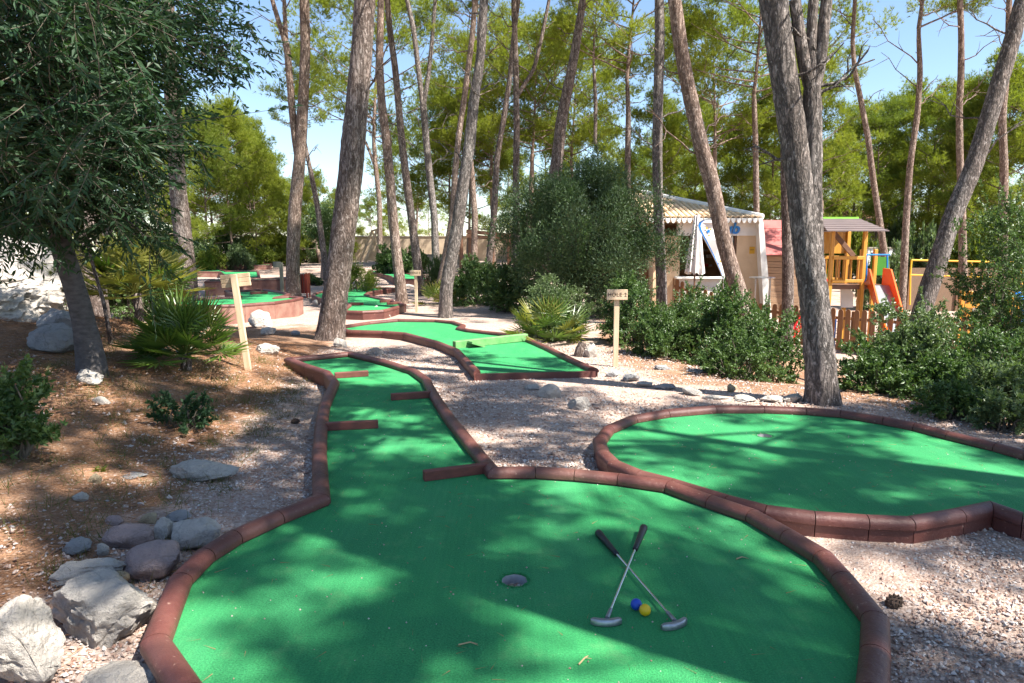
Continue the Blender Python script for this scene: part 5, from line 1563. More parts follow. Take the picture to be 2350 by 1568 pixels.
# ------------------------------------------------------------------ terrace posts behind the mossy pine
o = at(1062, 560, 30); zb = g(o.x, 30)
root = thing('climbing_frame', (o.x, 30, zb), 'dark wooden climbing frame of round posts left of the big bush', 'climbing frame')
org = Vector((o.x, 30, zb))
for px, py in ((1058, 522), (1078, 528), (1130, 540), (1168, 548)):
    q = at(px, py, 30); mb = MB(org); mb.tube([(q.x, 30, zb - .1), (q.x, 30, q.z)], .09, 9); mb.build('post', M['play_dark'], root, True)
for y0 in (535, 545):
    mb = MB(org); mb.bar(at(1070, y0 - 4, 29.9), at(1172, y0 + 6, 29.9), .06, .16); mb.build('rail', M['play_dark'], root)

# ------------------------------------------------------------------ picket fence
FA, FB = Vector((3.6, 21.2)), Vector((11.9, 12.3))
L = (FB - FA).length; dirn = (FB - FA) / L; pitch = .186
fo = Vector(((FA.x + FB.x) / 2, (FA.y + FB.y) / 2, g((FA.x + FB.x) / 2, (FA.y + FB.y) / 2)))
root = thing('picket_fence', fo, 'brown wooden picket fence with rounded tops around the playground', 'fence')
pk = MB(); w, h = .06, 1.0
pk.prism([(-w, -.011, 0), (w, -.011, 0), (w, -.011, h - .09), (w * .9, -.011, h - .045), (w * .55, -.011, h - .012), (0, -.011, h), (-w * .55, -.011, h - .012), (-w * .9, -.011, h - .045), (-w, -.011, h - .09)], (0, .022, 0))
pme = None
ang = math.atan2(dirn.y, dirn.x)
rf = random.Random(3)
n = int(L / pitch)
def fz(x, y): return max(g(x, y), -1.35)
for i in range(n):
    q = FA + dirn * (i + .5) * pitch; z = fz(q.x, q.y)
    if pme is None:
        ob = pk.build('picket', M['fence_wood'], root); pme = ob.data
    else: ob = add('picket', pme, None, root)
    ob.location = Vector((q.x, q.y, z + .05 + rf.uniform(-.012, .012))) - fo; ob.rotation_euler = (0, rf.uniform(-.012, .012), ang)
for j in range(0, n, 9):
    a, b = FA + dirn * j * pitch, FA + dirn * min(j + 9, n) * pitch
    nrm = Vector((-dirn.y, dirn.x)) * .035
    for hz in (.28, .82):
        mb = MB(fo); mb.bar((a.x + nrm.x, a.y + nrm.y, fz(a.x, a.y) + hz), (b.x + nrm.x, b.y + nrm.y, fz(b.x, b.y) + hz), .035, .07); mb.build('rail', M['fence_wood'], root)
    mb = MB(fo); q = a + nrm * 2.6; mb.box((q.x, q.y, fz(a.x, a.y) + .45), (.09, .09, 1.1), ang, bev=.01); mb.build('post', M['fence_wood'], root)

# ------------------------------------------------------------------ kiosk
KD = 20.0
def kp(px, py, d=KD): return at(px, py, d)
zg = -1.2
ko = Vector((kp(1650, 600).x, KD, zg))
kiosk = thing('kiosk', ko, 'cream kiosk with pale tiled roof, scalloped eave and blue letters', 'building')
def kbox(name, px0, px1, py0, py1, d0, d1, mat, parent=None, bev=0.0):
    """front face covers px0..px1, py0..py1 at distance d0; reaches back to d1"""
    a, b = kp(px0, py1, d0), kp(px1, py0, d0)
    mb = MB(ko); mb.box(((a.x + b.x) / 2, (d0 + d1) / 2, (a.z + b.z) / 2), (b.x - a.x, d1 - d0, b.z - a.z), bev=bev)
    o = mb.build(name, mat, parent or kiosk)
    return o
xl, xr = kp(1500, 600).x, kp(1747, 600).x
ze, zl = kp(1700, 508).z, kp(1700, 541).z
# walls: right wing, left wing, back, side
mb = MB(ko); a = kp(1692, 541); mb.box(((a.x + xr) / 2, KD + .1, (zl + zg) / 2), (xr - a.x, .2, zl - zg)); mb.build('front_wall', M['cream'], kiosk)
mb = MB(ko); b = kp(1562, 541); mb.box(((xl + b.x) / 2, KD + .1, (zl + zg) / 2), (b.x - xl, .2, zl - zg)); mb.build('front_wall', M['cream'], kiosk)
mb = MB(ko); mb.box((xr - .1, KD + 1.7, (ze + zg) / 2), (.2, 2.99, ze - zg)); mb.build('side_wall', M['cream'], kiosk)
mb = MB(ko); mb.box((xl + .1, KD + 1.7, (ze + zg) / 2), (.2, 2.99, ze - zg)); mb.build('side_wall', M['cream'], kiosk)
mb = MB(ko); mb.box(((xl + xr) / 2, KD + 3.3, (ze + zg) / 2), (xr - xl, .2, ze - zg)); mb.build('back_wall', M['shelf'], kiosk)
mb = MB(ko); mb.box(((xl + xr) / 2, KD + 1.6, zg + .02), (xr - xl - .42, 3.1, .06)); mb.build('floor_slab', M['concrete'], kiosk)
# white band with letters
band = kbox('sign_band', 1556, 1743, 509, 541, KD - .07, KD + .15, M['white'])
lt = kp(1679, 525.5, KD - .09)
text('lettering', 'ub', .44, M['blue'], band, lt - ko, (math.pi / 2, 0, 0), extrude=.03, space=1.0, shear=.18, bold=.012)
# leaning white buttress at the right corner
q0, q1, q2, q3 = kp(1741, 509, KD - .3), kp(1752, 509, KD - .3), kp(1772, 645, KD - .3), kp(1756, 645, KD - .3)
q2.z = q3.z = zg
mb = MB(ko); mb.prism([q0, q1, q2 + Vector((.12, 0, 0)), q3 + Vector((.08, 0, 0))], (0, .5, 0)); mb.build('buttress', M['white'], kiosk)
# opening: counter, shelves and goods
kbox('counter', 1552, 1660, 636, 641, KD - .25, KD + .3, M['white'], bev=.01)
kbox('counter_front', 1556, 1656, 641.5, 700, KD - .12, KD + .02, M['white'])
for y0 in (560, 577, 592, 612):
    sh = kbox('shelf', 1572, 1640, y0, y0 + 1.6, KD + 2.75, KD + 3.15, M['shelf'])
    rnd = random.Random(y0)
    for i in range(7):
        px = 1576 + i * 9 + rnd.uniform(-1.5, 1.5); hh = rnd.uniform(4, 9)
        a = kp(px, y0, KD + 2.9)
        mb = MB(ko); mb.box((a.x, KD + 2.9, kp(px, y0, KD + 2.75).z + hh * .0065), (.07 + rnd.random() * .05, .1, hh * .013), bev=.005)
        mb.build('jar', M[('white', 'steel', 'yellow', 'blue', 'red', 'steel')[rnd.randrange(6)]], sh)
for px in (1672, 1677, 1684, 1689):
    kbox('folding_door_frame', px, px + 2.6, 542, 660, KD + .02, KD + .12, M['white' if px in (1677, 1689) else 'play_dark'])
kbox('door_pane', 1679.8, 1683.8, 545, 650, KD + .05, KD + .07, M['glass'])
pl = kbox('wall_plaque', 1720, 1732.5, 566.5, 582.5, KD - .02, KD + .01, M['yellow'], bev=.004)
q = kp(1726, 573.5, KD - .023); rnd = random.Random(2); mb = MB(ko)
for i in range(9): mb.box((q.x + (i - 4) * .0115, q.y, q.z), (.008, .003, .014 + .006 * rnd.random()))
mb.build('print', M['sign_ink'], pl)
# roof: hipped, barrel tiles running up the front slope
ez = ze + .06
e0, e1 = kp(1488, 508, KD - .45), kp(1750, 506, KD - .45); e0.z = e1.z = ez
apex = kp(1490, 448, KD + 3.0)
apl = Vector((e0.x + .3, apex.y, apex.z))
mb = MB(ko); rb = Vector((e1.x, KD + 5.5, ez)); lb_ = Vector((e0.x, KD + 5.5, ez))
V = [e0, e1, rb, lb_, apl, apl + Vector((.15, 0, 0))]
mb.poly(V + [v - Vector((0, 0, .09)) for v in V[:4]], [(0, 1, 5, 4), (1, 2, 5), (2, 3, 4, 5), (3, 0, 4), (0, 6, 7, 1), (1, 7, 8, 2), (2, 8, 9, 3), (3, 9, 6, 0), (6, 9, 8, 7)])
roof = mb.build('roof', M['tile'], kiosk)
nt_ = 21
Wt = (e1.x - e0.x) / nt_
for i in range(nt_):
    x = e0.x + (i + .5) * Wt
    # length of the slope at this x (hip on the right)
    t = min(1.0, (e1.x - x) / (e1.x - apl.x - .15))
    s0 = Vector((x, e0.y - .05, ez + .02)); s1 = Vector((x, e0.y + (apl.y - e0.y) * t, ez + (apl.z - ez) * t + .02))
    r_ = Wt * .46; V, F = [], []
    for j, s in enumerate((s0, s1)):
        for k in range(7):
            a = math.pi * k / 6; V.append(s + Vector((r_ * math.cos(a), 0, r_ * .75 * math.sin(a))))
        for k in range(7):
            a = math.pi * (6 - k) / 6; V.append(s + Vector((r_ * .8 * math.cos(a), 0, r_ * .55 * math.sin(a))))
    for k in range(14): F.append((k, (k + 1) % 14, 14 + (k + 1) % 14, 14 + k))
    F += [tuple(range(13, -1, -1)), tuple(range(14, 28))]
    mb = MB(ko); mb.poly(V, F); mb.build('roof_tile_row', M['tile'], roof, True)
    # scallop hanging from the eave
    V = [s0 + Vector((r_ * .95 * math.cos(math.pi * k / 8), -.02, -.14 * math.sin(math.pi * k / 8) - .01)) for k in range(9)]
    mb = MB(ko); mb.prism(V, (0, .03, 0)); mb.build('eave_scallop', M['white'], roof)
mb = MB(ko); mb.tube([e1 + Vector((0, 0, .05)), apl + Vector((.15, 0, .09))], .085, 8); mb.build('hip_cap', M['white'], roof, True)

# closed parasol before the kiosk
q = kp(1594, 640, 18.6); po = Vector((q.x, 18.6, -1.2))
root = thing('parasol', po, 'closed white parasol standing in front of the kiosk opening', 'parasol')
zt = kp(1594, 494, 18.6).z + 1.2; zb = kp(1594, 627, 18.6).z + 1.2
mb = MB(); mb.tube([(0, 0, 0), (0, 0, zt + .05)], .022, 8); mb.build('pole', M['play_dark'], root)
mb = MB(); V, F = [], []
for j in range(13):
    t = j / 12
    for k in range(32):
        a = 2 * math.pi * k / 32
        r_ = (.05 + .17 * t ** .9) * (1 + .28 * math.cos(8 * a + t)) * (1.35 if t < .08 else 1)
        V.append((r_ * math.cos(a), r_ * math.sin(a), zt - (zt - zb) * t + (.05 * math.cos(8 * a) if j == 12 else 0)))
F = [(j * 32 + k, j * 32 + (k + 1) % 32, (j + 1) * 32 + (k + 1) % 32, (j + 1) * 32 + k) for j in range(12) for k in range(32)] + [tuple(range(31, -1, -1))]
mb.poly(V, F); mb.build('canopy', M['white_cloth'], root, True)
# feather flag
q = kp(1661, 655, 18.0); po = Vector((q.x, 18.0, -1.2))
root = thing('feather_flag', po, 'white feather flag with blue border leaning beside the pine at the kiosk', 'flag')
edge = [(1661, 641), (1652, 618), (1640, 592), (1626, 565), (1614, 543), (1606, 528), (1603, 518), (1606, 510), (1614, 505.5), (1624, 504), (1634, 506)]
inner = [(1664, 636), (1659, 612), (1653, 590), (1647, 570), (1643, 552), (1640, 538), (1638, 526), (1637, 518), (1636, 512), (1635, 508), (1635, 507)]
E_ = [kp(x, y, 18.0) for x, y in edge]; I_ = [kp(x, y, 18.0 + .04 * math.sin(i * 1.3)) for i, (x, y) in enumerate(inner)]
def band_(u0, u1, off, mat, name):
    mb = MB(po); V, F = [], []
    for e, i_ in zip(E_, I_):
        for u in (u0, u1): V.append(e.lerp(i_, u) + Vector((0, off, 0)))
    V += [v + Vector((0, .006, 0)) for v in V]; n2 = len(E_) * 2
    for i in range(len(E_) - 1):
        F.append((i * 2, i * 2 + 1, i * 2 + 3, i * 2 + 2)); F.append((n2 + i * 2 + 2, n2 + i * 2 + 3, n2 + i * 2 + 1, n2 + i * 2))
        F.append((i * 2, i * 2 + 2, n2 + i * 2 + 2, n2 + i * 2)); F.append((i * 2 + 3, i * 2 + 1, n2 + i * 2 + 1, n2 + i * 2 + 3))
    mb.poly(V, F); return mb.build(name, mat, root)
fl = band_(.14, 1.0, 0, M['white_cloth'], 'flag_cloth'); band_(0, .14, 0, M['blue'], 'flag_border')
mb = MB(po); mb.tube([Vector((E_[0].x + .06, 18.0, -1.2))] + [e - Vector((.012, 0, 0)) for e in E_], .012, 6); mb.build('flag_pole', M['steel'], root, True)
for x, y, s, m in ((1622, 524, .045, 'yellow'), (1626, 531, .07, 'blue'), (1631, 527, .035, 'yellow'), (1641, 566, .05, 'yellow'), (1644, 574, .03, 'yellow'), (1653, 600, .035, 'yellow'), (1628, 540, .03, 'yellow')):
    c = kp(x, y, 17.985); mb = MB(po)
    mb.prism([c + Vector((s * (1 if k % 2 else .5) * math.cos(k * math.pi / 5 + x), 0, s * (1 if k % 2 else .5) * math.sin(k * math.pi / 5 + x))) for k in range(10)], (0, .004, 0)); mb.build('print_patch', M[m], fl)
# steel table
q = kp(1748, 660, 18.4); po = Vector((q.x, 18.4, -1.2))
root = thing('bar_table', po, 'round steel bar table on the kiosk terrace', 'table')
zt = kp(1748, 636, 18.4).z + 1.2
mb = MB(); mb.lathe((0, 0, zt - .03), [(.3, 0), (.335, .006), (.335, .026), (.325, .032)], 24); mb.build('table_top', M['steel'], root, True)
for sx, sy in ((-.22, -.15), (-.1, .2), (.16, -.18), (.25, .12)):
    mb = MB(); mb.tube([(sx, sy, 0), (sx, sy, zt - .02)], .018, 8); mb.build('leg', M['steel'], root, True)

# red-roofed shed
q = kp(1785, 560, 23); so = Vector((q.x, 23, -1.2))
root = thing('shed', so, 'wooden shed with a dull red felt roof right of the kiosk', 'shed')
w0, w1 = kp(1752, 590, 23).x, kp(1850, 590, 23).x
ze_, zr = kp(1780, 587, 23).z, kp(1780, 507, 23 + 1.4).z
for i in range(11):
    z0 = -1.2 + i * (ze_ + 1.2) / 11
    mb = MB(so); mb.box(((w0 + w1) / 2, 23.3, z0 + (ze_ + 1.2) / 22), (w1 - w0, .06, (ze_ + 1.2) / 11 - .008), bev=.008); mb.build('plank', M['shed_wood'], root)
mb = MB(so); mb.box(((w0 + w1) / 2, 24.7, (ze_ - 1.2) / 2), (w1 - w0 - .1, 2.7, ze_ + 1.2)); mb.build('wall_body', M['shed_wood'], root)
for i in range(4):
    t0, t1 = i / 4, (i + 1) / 4
    a = Vector((0, 23.0, ze_)); b = Vector((0, 24.4, zr))
    p0, p1 = a.lerp(b, t0), a.lerp(b, t1)
    mb = MB(so); mb.prism([(w0 - .1, p0.y, p0.z + .012), (w1 + .1, p0.y, p0.z + .012), (w1 + .1, p1.y, p1.z), (w0 - .1, p1.y, p1.z)], (0, -.012, .02)); mb.build('felt_strip', M['red_roof'], root)
mb = MB(so); mb.prism([(w0 - .1, 24.4, zr), (w1 + .1, 24.4, zr), (w1 + .1, 25.8, ze_), (w0 - .1, 25.8, ze_)], (0, 0, .03)); mb.build('rear_roof', M['red_roof'], root)

# house with terracotta roof behind the play tower
q = kp(1980, 500, 45); ho = Vector((q.x, 45, g(q.x, 45)))
root = thing('house', ho, 'white house with terracotta roof and chimney behind the play tower', 'house')
x0, x1 = kp(1880, 500, 45).x, kp(2068, 500, 45).x; ze_ = kp(1980, 518, 45).z; zr = kp(1980, 486, 48).z
mb = MB(ho); mb.box(((x0 + x1) / 2, 48, (ze_ + ho.z) / 2), (x1 - x0 - .6, 5.4, ze_ - ho.z)); mb.build('wall_body', M['white'], root)
mb = MB(ho); mb.prism([(x0, 44.8, ze_), (x0, 51.2, ze_), (x0, 48, zr)], (x1 - x0, 0, 0)); rf_ = mb.build('roof', M['terracotta'], root)
for i in range(30):
    x = x0 + (i + .5) * (x1 - x0) / 30
    mb = MB(ho); mb.tube([(x, 44.7, ze_ + .03), (x, 48, zr + .03)], .075, 6); mb.build('roof_tile_row', M['terracotta'], rf_, True)
mb = MB(ho); cx = kp(1922, 480, 47).x; mb.box((cx, 47.4, zr + .1), (.7, .7, 1.2)); mb.box((cx, 47.4, zr + .75), (.85, .85, .12)); mb.build('chimney', M['terracotta'], rf_)
for px in (1930, 1990, 2040):
    xx = kp(px, 540, 45).x
    mb = MB(ho); mb.box((xx, 45.28, ze_ - 1.1), (.9, .06, 1.1)); wn_ = mb.build('window', M['white'], root)
    mb = MB(ho); mb.box((xx, 45.24, ze_ - 1.1), (.75, .04, .95)); mb.build('pane', M['glass'], wn_)
a, b = at(1990, 560, 33), at(2170, 560, 33)
wall_run('white garden wall behind the slim pines right of the play tower', (a.x, a.y), (b.x, b.y), 2.2, 'white')
a, b = at(20, 600, 16), at(150, 600, 15)
wall_run('grey-white wall behind the big white boulder', (a.x, a.y), (b.x, b.y), 1.75, 'white')

# ------------------------------------------------------------------ play tower
TD = 17.0
def tp(px, py, d=TD): return at(px, py, d)
to = Vector((tp(1940, 700).x, TD, -1.22))
tower = thing('play_tower', to, 'yellow wooden play tower with plank roof and orange slide', 'play tower')
def tbar(name, a, b, w, h, mat, parent=None, bev=.006):
    mb = MB(to); mb.bar(a, b, w, h, bev=bev); return mb.build(name, mat, parent or tower)
xL, xR = tp(1904, 650).x, tp(1978, 650).x; dB = TD + .85
zE = tp(1940, 531).z; zP = tp(1940, 655).z; zG = -1.25
for x, y in ((xL, TD), (xR, TD), (xL, dB), (xR, dB)):
    tbar('post', Vector((x, y, zG)), Vector((x, y, zE + .02)), .095, .095, M['play_wood'], bev=.012)
tbar('platform', Vector((xL - .05, TD + .425, zP - .05)), Vector((xR + .05, TD + .425, zP - .05)), .84, .1, M['play_dark'])
def rail_panel(xa, xb, y):
    top = tbar('rail', Vector((xa, y, tp(1940, 592).z)), Vector((xb, y, tp(1940, 592).z)), .04, .085, M['play_wood'])
    tbar('rail', Vector((xa, y, tp(1940, 645).z)), Vector((xb, y, tp(1940, 645).z)), .04, .075, M['play_wood'])
    for i in range(4):
        x = xa + (xb - xa) * (i + .62) / 4.3
        tbar('slat', Vector((x, y + .03, tp(1940, 648).z)), Vector((x, y + .03, tp(1940, 590).z)), .085, .022, M['play_wood'])
rail_panel(xL + .02, xR - .02, TD - .06); rail_panel(xL + .02, xR - .02, dB + .06)
# roof of overlapping planks, both sides, lime ridge strip
zRd = tp(1940, 504, TD + .43).z
xa, xb = xL - .38, xR + .30
for sgn in (1, -1):
    for i in range(6):
        t0, t1 = i / 6, (i + 1) / 6 + .03
        ya = TD + .425 - sgn * .95; yr = TD + .425
        P0 = Vector((0, ya + (yr - ya) * t0, zE - .04 + (zRd - zE + .04) * t0 + .028)); P1 = Vector((0, ya + (yr - ya) * t1, zE - .04 + (zRd - zE + .04) * t1 + .006))
        ins = .30 * t0; ins1 = .30 * t1
        mb = MB(to); mb.prism([(xa + ins * .6, P0.y, P0.z), (xb - ins, P0.y, P0.z), (xb - ins1, P1.y, P1.z), (xa + ins1 * .6, P1.y, P1.z)], (0, 0, .022)); mb.build('roof_plank', M['roof_plank'], tower)
tbar('ridge_strip', Vector((xa + .18, TD + .425, zRd + .035)), Vector((xb - .3, TD + .425, zRd + .035)), .1, .045, M['lime'])
mb = MB(to); mb.prism([(xL, dB + .02, zE - .55), (xR, dB + .02, zE - .55), (xR, dB + .02, zE), (xL, dB + .02, zE)], (0, .02, 0)); mb.build('gable_panel', M['play_wood'], tower)
tbar('brace', Vector((xL + .25, TD + .5, zE - .02)), Vector((xR, TD + .5, zE - .62)), .05, .12, M['play_dark'])
# lower panels
mb = MB(to); mb.prism([tp(1930, 663, TD + .5), tp(1951, 663, TD + .5), tp(1958, 672, TD + .5), tp(1958, 706, TD + .5), tp(1930, 706, TD + .5)], (0, .03, 0)); mb.build('play_panel', M['white'], tower)
for i in range(5):
    x = xL + .1 + i * (xR - xL - .2) / 4
    tbar('low_slat', Vector((x, TD + .1, zG + .05)), Vector((x, TD + .1, zG + .85)), .1, .02, M['blue'])
# slide: deck posts, blue safety bar, green panel, orange cheeks, pale chute
x2, x3 = tp(1996, 600, TD + .3).x, tp(2047, 600, TD - .1).x
for x, y, zz in ((x2, TD + .7, 573), (x3, TD + .7, 572)):
    tbar('post', Vector((x, y, zG)), Vector((x, y, tp(1990, zz, y).z)), .095, .095, M['play_wood'], bev=.012)
tbar('platform', Vector((xR + .05, TD + .38, zP - .05)), Vector((x3 + .05, TD + .38, zP - .05)), .7, .1, M['play_dark'])
zb = tp(1990, 584).z
for a, b in (((1983, 585), (2043, 585)), ((1989, 585), (1988, 640)), ((2036, 585), (2036, 615)), ((1988, 640), (1982, 649))):
    mb = MB(to); mb.tube([tp(*a, TD - .02), tp(*b, TD - .02)], .02, 8); mb.build('safety_bar', M['blue'], tower, True)
mb = MB(to); mb.prism([tp(1999, 590, TD + .72), tp(2040, 590, TD + .72), tp(2040, 632, TD + .72), tp(1999, 632, TD + .72)], (0, .025, 0)); mb.build('green_panel', M['green_panel'], tower)
sa, sb = Vector((tp(2018, 660, TD - .05).x, TD - .05, zP)), Vector((tp(2082, 720, TD - 1.9).x, TD - 1.9, zG + .25))
ax = (sb - sa); hx = Vector((ax.y, -ax.x, 0)).normalized() * -.22
if hx.x > 0: hx = -hx
slide_pts = [sa + Vector((-.03, .3, 0)), sa, sa.lerp(sb, .5) + Vector((0, 0, -.03)), sa.lerp(sb, .9) + Vector((0, 0, -.03)), sb + ax.normalized() * .35 + Vector((0, 0, .12))]
mb = MB(to); V, F = [], []
for p in slide_pts: V += [p + hx, p - hx, p + hx - Vector((0, 0, .03)), p - hx - Vector((0, 0, .03))]
for i in range(len(slide_pts) - 1):
    b = i * 4; F += [(b, b + 1, b + 5, b + 4), (b + 2, b + 6, b + 7, b + 3)]
mb.poly(V, F); mb.build('chute', M['steel'], tower)
for s in (1, -1):
    mb = MB(to); V, F = [], []
    for i, p in enumerate(slide_pts):
        hh = (.42, .40, .17, .16, .1)[i]
        c = p + hx * s * 1.03
        V += [c - Vector((0, 0, .06)), c + Vector((0, 0, hh)), c + hx * s * .16 + Vector((0, 0, hh)), c + hx * s * .16 - Vector((0, 0, .06))]
    for i in range(len(slide_pts) - 1):
        b = i * 4
        for k in range(4): F.append((b + k, b + (k + 1) % 4, b + 4 + (k + 1) % 4, b + 4 + k))
    F += [(3, 2, 1, 0), tuple(len(V) - 4 + k for k in range(4))]
    mb.poly(V, F); mb.build('slide_side', M['orange'], tower, True)
# red sloping ladder on the left
for dx in (0, .5):
    a = tp(1822, 712, TD - .6) + Vector((dx * .2, dx, 0)); b = tp(1896, 640, TD - .1) + Vector((dx * .1, dx, 0))
    a.z = zG + .35
    tbar('ladder_rail', a, b, .05, .11, M['red'])
for i in range(5):
    t = (i + .5) / 5
    a = tp(1822, 712, TD - .6); a.z = zG + .35; b = tp(1896, 640, TD - .1); q = a.lerp(b, t)
    tbar('rung', q, q + Vector((.05, .5, 0)), .05, .03, M['play_wood'])

# ------------------------------------------------------------------ yellow goal rails, reed screen, toddler play house at the right edge
o = at(2200, 620, 24); go = Vector((o.x, 24, g(o.x, 24)))
root = thing('yellow_railing', go, 'thin yellow metal railing behind the leaning pine at the right', 'railing')
for a, b in (((2092, 597), (2349, 603)), ((2090, 631), (2349, 640)), ((2092, 597), (2089, 632)), ((2230, 600), (2229, 636)), ((2345, 603), (2344, 690)), ((2089, 632), (2088, 700))):
    mb = MB(go); mb.tube([at(*a, 24), at(*b, 24)], .03, 8); mb.build('rail', M['yellow'], root, True)
a, b = at(2085, 640, 25.5), at(2420, 640, 25.5)
so = Vector(((a.x + b.x) / 2, 25.5, g(a.x, 25.5)))
root = thing('reed_screen', so, 'brown reed screen fence behind the yellow railing', 'screen fence')
zt = at(2200, 615, 25.5).z
mb = MB(so); mb.bar((a.x, 25.5, (zt + so.z) / 2), (b.x, 25.5, (zt + so.z) / 2), .05, zt - so.z); mb.build('reed_panel', M['screen'], root)
for i in range(7):
    x = a.x + (b.x - a.x) * i / 6; mb = MB(so); mb.box((x, 25.44, (zt + so.z) / 2), (.06, .05, zt - so.z + .06)); mb.build('post', M['play_dark'], root)

o = at(2320, 760, 16.5); po = Vector((o.x, 16.5, -1.22))
root = thing('toddler_play_house', po, 'low play house with yellow posts and red wheel behind the fence, right edge', 'play house')
for px in (2208, 2225, 2318, 2338, 2372):
    q = at(px, 690, 16.5); mb = MB(po); mb.box((q.x, 16.5, (at(px, 668, 16.5).z + po.z) / 2), (.11, .1, at(px, 668, 16.5).z - po.z), bev=.01); mb.build('post', M['play_wood'], root)
for py in (728, 702):
    mb = MB(po); mb.bar(at(2208, py, 16.45), at(2330, py, 16.45), .04, .09); mb.build('rail', M['play_wood'], root)
for i in range(5):
    q = at(2236 + i * 17, 700, 16.5); mb = MB(po); mb.box((q.x, 16.5, (at(2236, 705, 16.5).z + po.z) / 2), (.06, .025, at(2236, 705, 16.5).z - po.z)); mb.build('slat', M['white'], root)
mb = MB(po); V = [at(x, y, 16.3) for x, y in ((2336, 672), (2346, 690), (2349, 715), (2345, 745), (2340, 770))]
mb.tube(V, .06, 8); mb.build('arch', M['blue'], root, True)
q = at(2325, 752, 16.3); mb = MB(po); mb.lathe(q, [(.05, -.02), (.19, -.02), (.19, .02), (.05, .02)], 20, (0, 1, 0)); wh = mb.build('wheel', M['red'], root, True)
mb = MB(po); mb.lathe(q - Vector((0, .03, 0)), [(.02, -.01), (.06, -.01), (.06, .02), (.02, .02)], 14, (0, 1, 0)); mb.build('hub', M['yellow'], wh, True)
q = at(2302, 745, 16.4); mb = MB(po); mb.box((q.x, 16.4, q.z), (.16, .04, .45)); mb.build('panel', M['green_panel'], root)

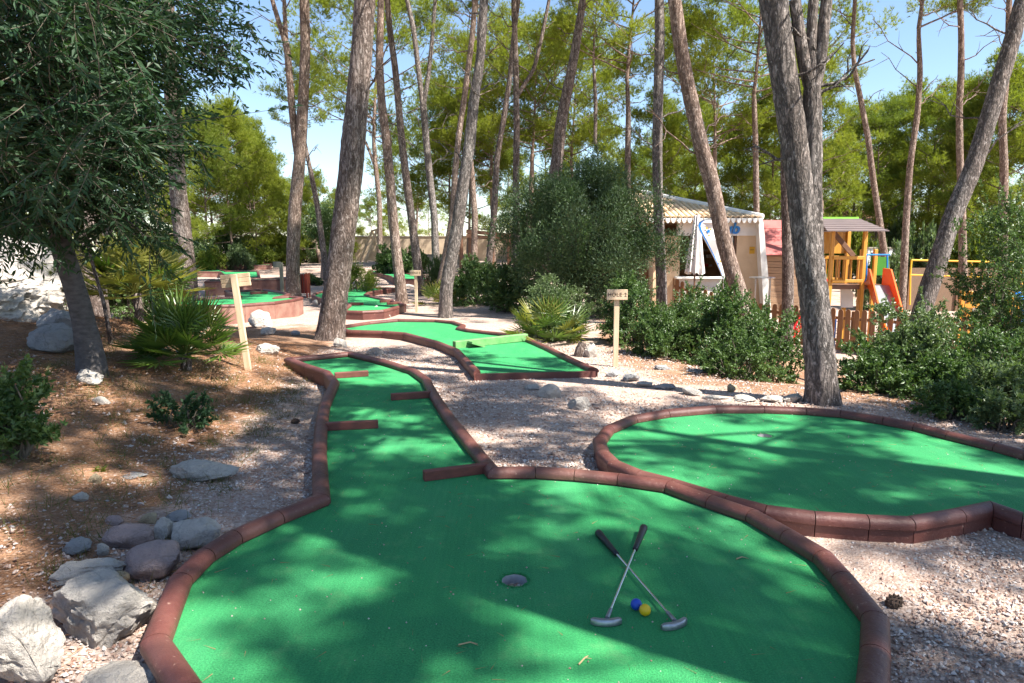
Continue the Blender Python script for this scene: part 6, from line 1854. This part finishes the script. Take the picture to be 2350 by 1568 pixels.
# ------------------------------------------------------------------ loose ground cover
def scatter():
    rng = np.random.default_rng(55)
    def keep_off(x, y, pad=0.06):
        ok = np.ones(len(x), bool)
        for poly in COURSE_POLYS: ok &= ~in_poly(x, y, poly)
        return ok
    octa = np.array([[1, 0, 0], [-1, 0, 0], [0, 1, 0], [0, -1, 0], [0, 0, 1], [0, 0, -1]], float)
    of = np.array([[0, 2, 4], [2, 1, 4], [1, 3, 4], [3, 0, 4], [2, 0, 5], [1, 2, 5], [3, 1, 5], [0, 3, 5]])
    def stones(n, xr, yr, smin, smax, fn, name, label, power=1.0):
        x = rng.uniform(*xr, n); y = yr[0] + (yr[1] - yr[0]) * rng.random(n) ** power
        m = keep_off(x, y) & (rng.random(n) < fn(x, y)) & (np.abs(x) < .8 * y + .5)
        x, y = x[m], y[m]; n = len(x)
        s = rng.uniform(smin, smax, n) * rng.uniform(.7, 1.3, n)
        Vs = octa[None] * (s[:, None, None] * rng.uniform(.55, 1.25, (n, 6, 1))) * np.array([1, 1, .75])
        Vs = Vs + rng.normal(size=(n, 6, 3)) * s[:, None, None] * .22
        a = rng.random(n) * 6.28; ca, sa = np.cos(a)[:, None], np.sin(a)[:, None]
        X_ = Vs[..., 0] * ca - Vs[..., 1] * sa; Y_ = Vs[..., 0] * sa + Vs[..., 1] * ca
        zz = gz(x, y) + s * .25
        V = np.stack([X_ + x[:, None], Y_ + y[:, None], Vs[..., 2] + zz[:, None]], -1).reshape(-1, 3)
        F = (of[None] + (np.arange(n) * 6)[:, None, None]).reshape(-1, 3)
        tag(add(name, np_mesh(name, V, F), M['gravel']), label, 'gravel', kind='stuff')
    near = lambda x, y: np.clip(1 - .8 * S((bank_t(x, y) - .05) / .5), 0, 1)
    stones(90000, (-3.0, 3.6), (1.0, 4.6), .0045, .0105, near, 'gravel', 'loose pale gravel chips around the front green', 1.25)
    stones(42000, (-4.5, 6), (4.2, 10), .007, .014, near, 'gravel', 'loose pale gravel chips between the farther greens')
    stones(1900, (-4.5, 0), (1.2, 8.5), .008, .02, lambda x, y: S((bank_t(x, y) - .0) / .5) * .8 + .12, 'pebbles', 'scattered pale pebbles on the littered bank')
    stones(1200, (1, 8), (5.5, 12), .01, .025, lambda x, y: S((edge_dist(x, y) - .1) / .5), 'pebbles', 'scattered pale pebbles under the bushes on the slope')
    # fallen needles
    n = 95000
    x = rng.uniform(-6, -.4, n); y = rng.uniform(1.2, 10, n)
    m = keep_off(x, y) & (rng.random(n) < S((bank_t(x, y) - .05) / .5) * .85 + .05) & (np.abs(x) < .85 * y + .5)
    x2 = rng.uniform(.5, 7, 16000); y2 = rng.uniform(4.5, 12, 16000)
    m2 = keep_off(x2, y2) & (rng.random(16000) < S((edge_dist(x2, y2)) / .6) * .9)
    x, y = np.concatenate([x[m], x2[m2]]), np.concatenate([y[m], y2[m2]]); n = len(x)
    P = np.stack([x, y, gz(x, y) + rng.uniform(.004, .02, n)], 1)
    a = rng.random(n) * 6.28
    Dn = unit(np.stack([np.cos(a), np.sin(a), rng.normal(size=n) * .12], 1))
    tag(add('needle_litter', np_mesh('needle_litter', *blades(rng, P, Dn, rng.uniform(.06, .13, n), .0018)), M['litter']), 'fallen brown pine needles covering the bank and the slope', 'litter', kind='stuff')
    # thin dry grass tufts on the bank
    PP, DD = [], []
    for i in range(520):
        x, y = rng.uniform(-4.5, -1.2), rng.uniform(2.6, 8)
        if bank_t(x, y) < .12 or abs(x) > .8 * y: continue
        k = rng.integers(14, 40); q = np.array([x, y, g(x, y)]) + rng.normal(size=(k, 3)) * np.array([.05, .05, 0])
        PP.append(q); DD.append(unit(rng.normal(size=(k, 3)) * .7 + np.array([0, 0, 1])))
    PP, DD = np.concatenate(PP), np.concatenate(DD)
    tag(add('grass', np_mesh('grass', *blades(rng, PP, DD, rng.uniform(.04, .12, len(PP)), .0017)), M['grass']), 'thin dry grass tufts on the shaded bank', 'grass', kind='stuff')
    # crumbs and needles on the turf
    n = 1500
    x, y = rng.uniform(-2, 4.2, n), rng.uniform(1.6, 6.6, n)
    m = in_poly(x, y, COURSE_POLYS[0]) | in_poly(x, y, COURSE_POLYS[1]); x, y = x[m], y[m]; n = len(x)
    s = rng.uniform(.0015, .0045, n)
    Vs = octa[None] * (s[:, None, None] * rng.uniform(.6, 1.3, (n, 6, 1))); Vs += np.stack([x, y, s * .6], 1)[:, None]
    F = (of[None] + (np.arange(n) * 6)[:, None, None]).reshape(-1, 3)
    tag(add('crumbs', np_mesh('crumbs', Vs.reshape(-1, 3), F), M['gravel']), 'tiny stray gravel crumbs on the turf', 'gravel', kind='stuff')
scatter()
def turf_needles():
    rng = np.random.default_rng(91)
    n = 900; x, y = rng.uniform(-2, 4.2, n), rng.uniform(1.6, 7.5, n)
    m = in_poly(x, y, COURSE_POLYS[0]) | in_poly(x, y, COURSE_POLYS[1]); x, y = x[m], y[m]; n = len(x)
    z = np.where(in_poly(x, y, COURSE_POLYS[0]), .003, -.009)
    a = rng.random(n) * 6.28
    tag(add('needle_litter', np_mesh('needle_litter', *blades(rng, np.stack([x, y, z], 1), np.stack([np.cos(a), np.sin(a), a * 0], 1), rng.uniform(.025, .07, n), .0011)), M['litter']), 'stray dry pine needles on the turf of the front greens', 'litter', kind='stuff')
turf_needles()
# small bright seedling on the gravel and yellow leaf
p = on_ground(228, 1085); rng = np.random.default_rng(3)
P = np.repeat(np.array([[0, 0, .0]]), 16, 0); a = np.arange(16) * 2.4
sd_ = thing('seedling', p, 'small bright green seedling beside the thin flat stone', 'plant')
add('leaves', np_mesh('seedling_leaves', *leaves(rng, P, unit(np.stack([np.cos(a), np.sin(a), rng.uniform(.3, 1.2, 16)], 1)), rng.uniform(.04, .075, 16), .011)), M['light_leaf'], sd_)
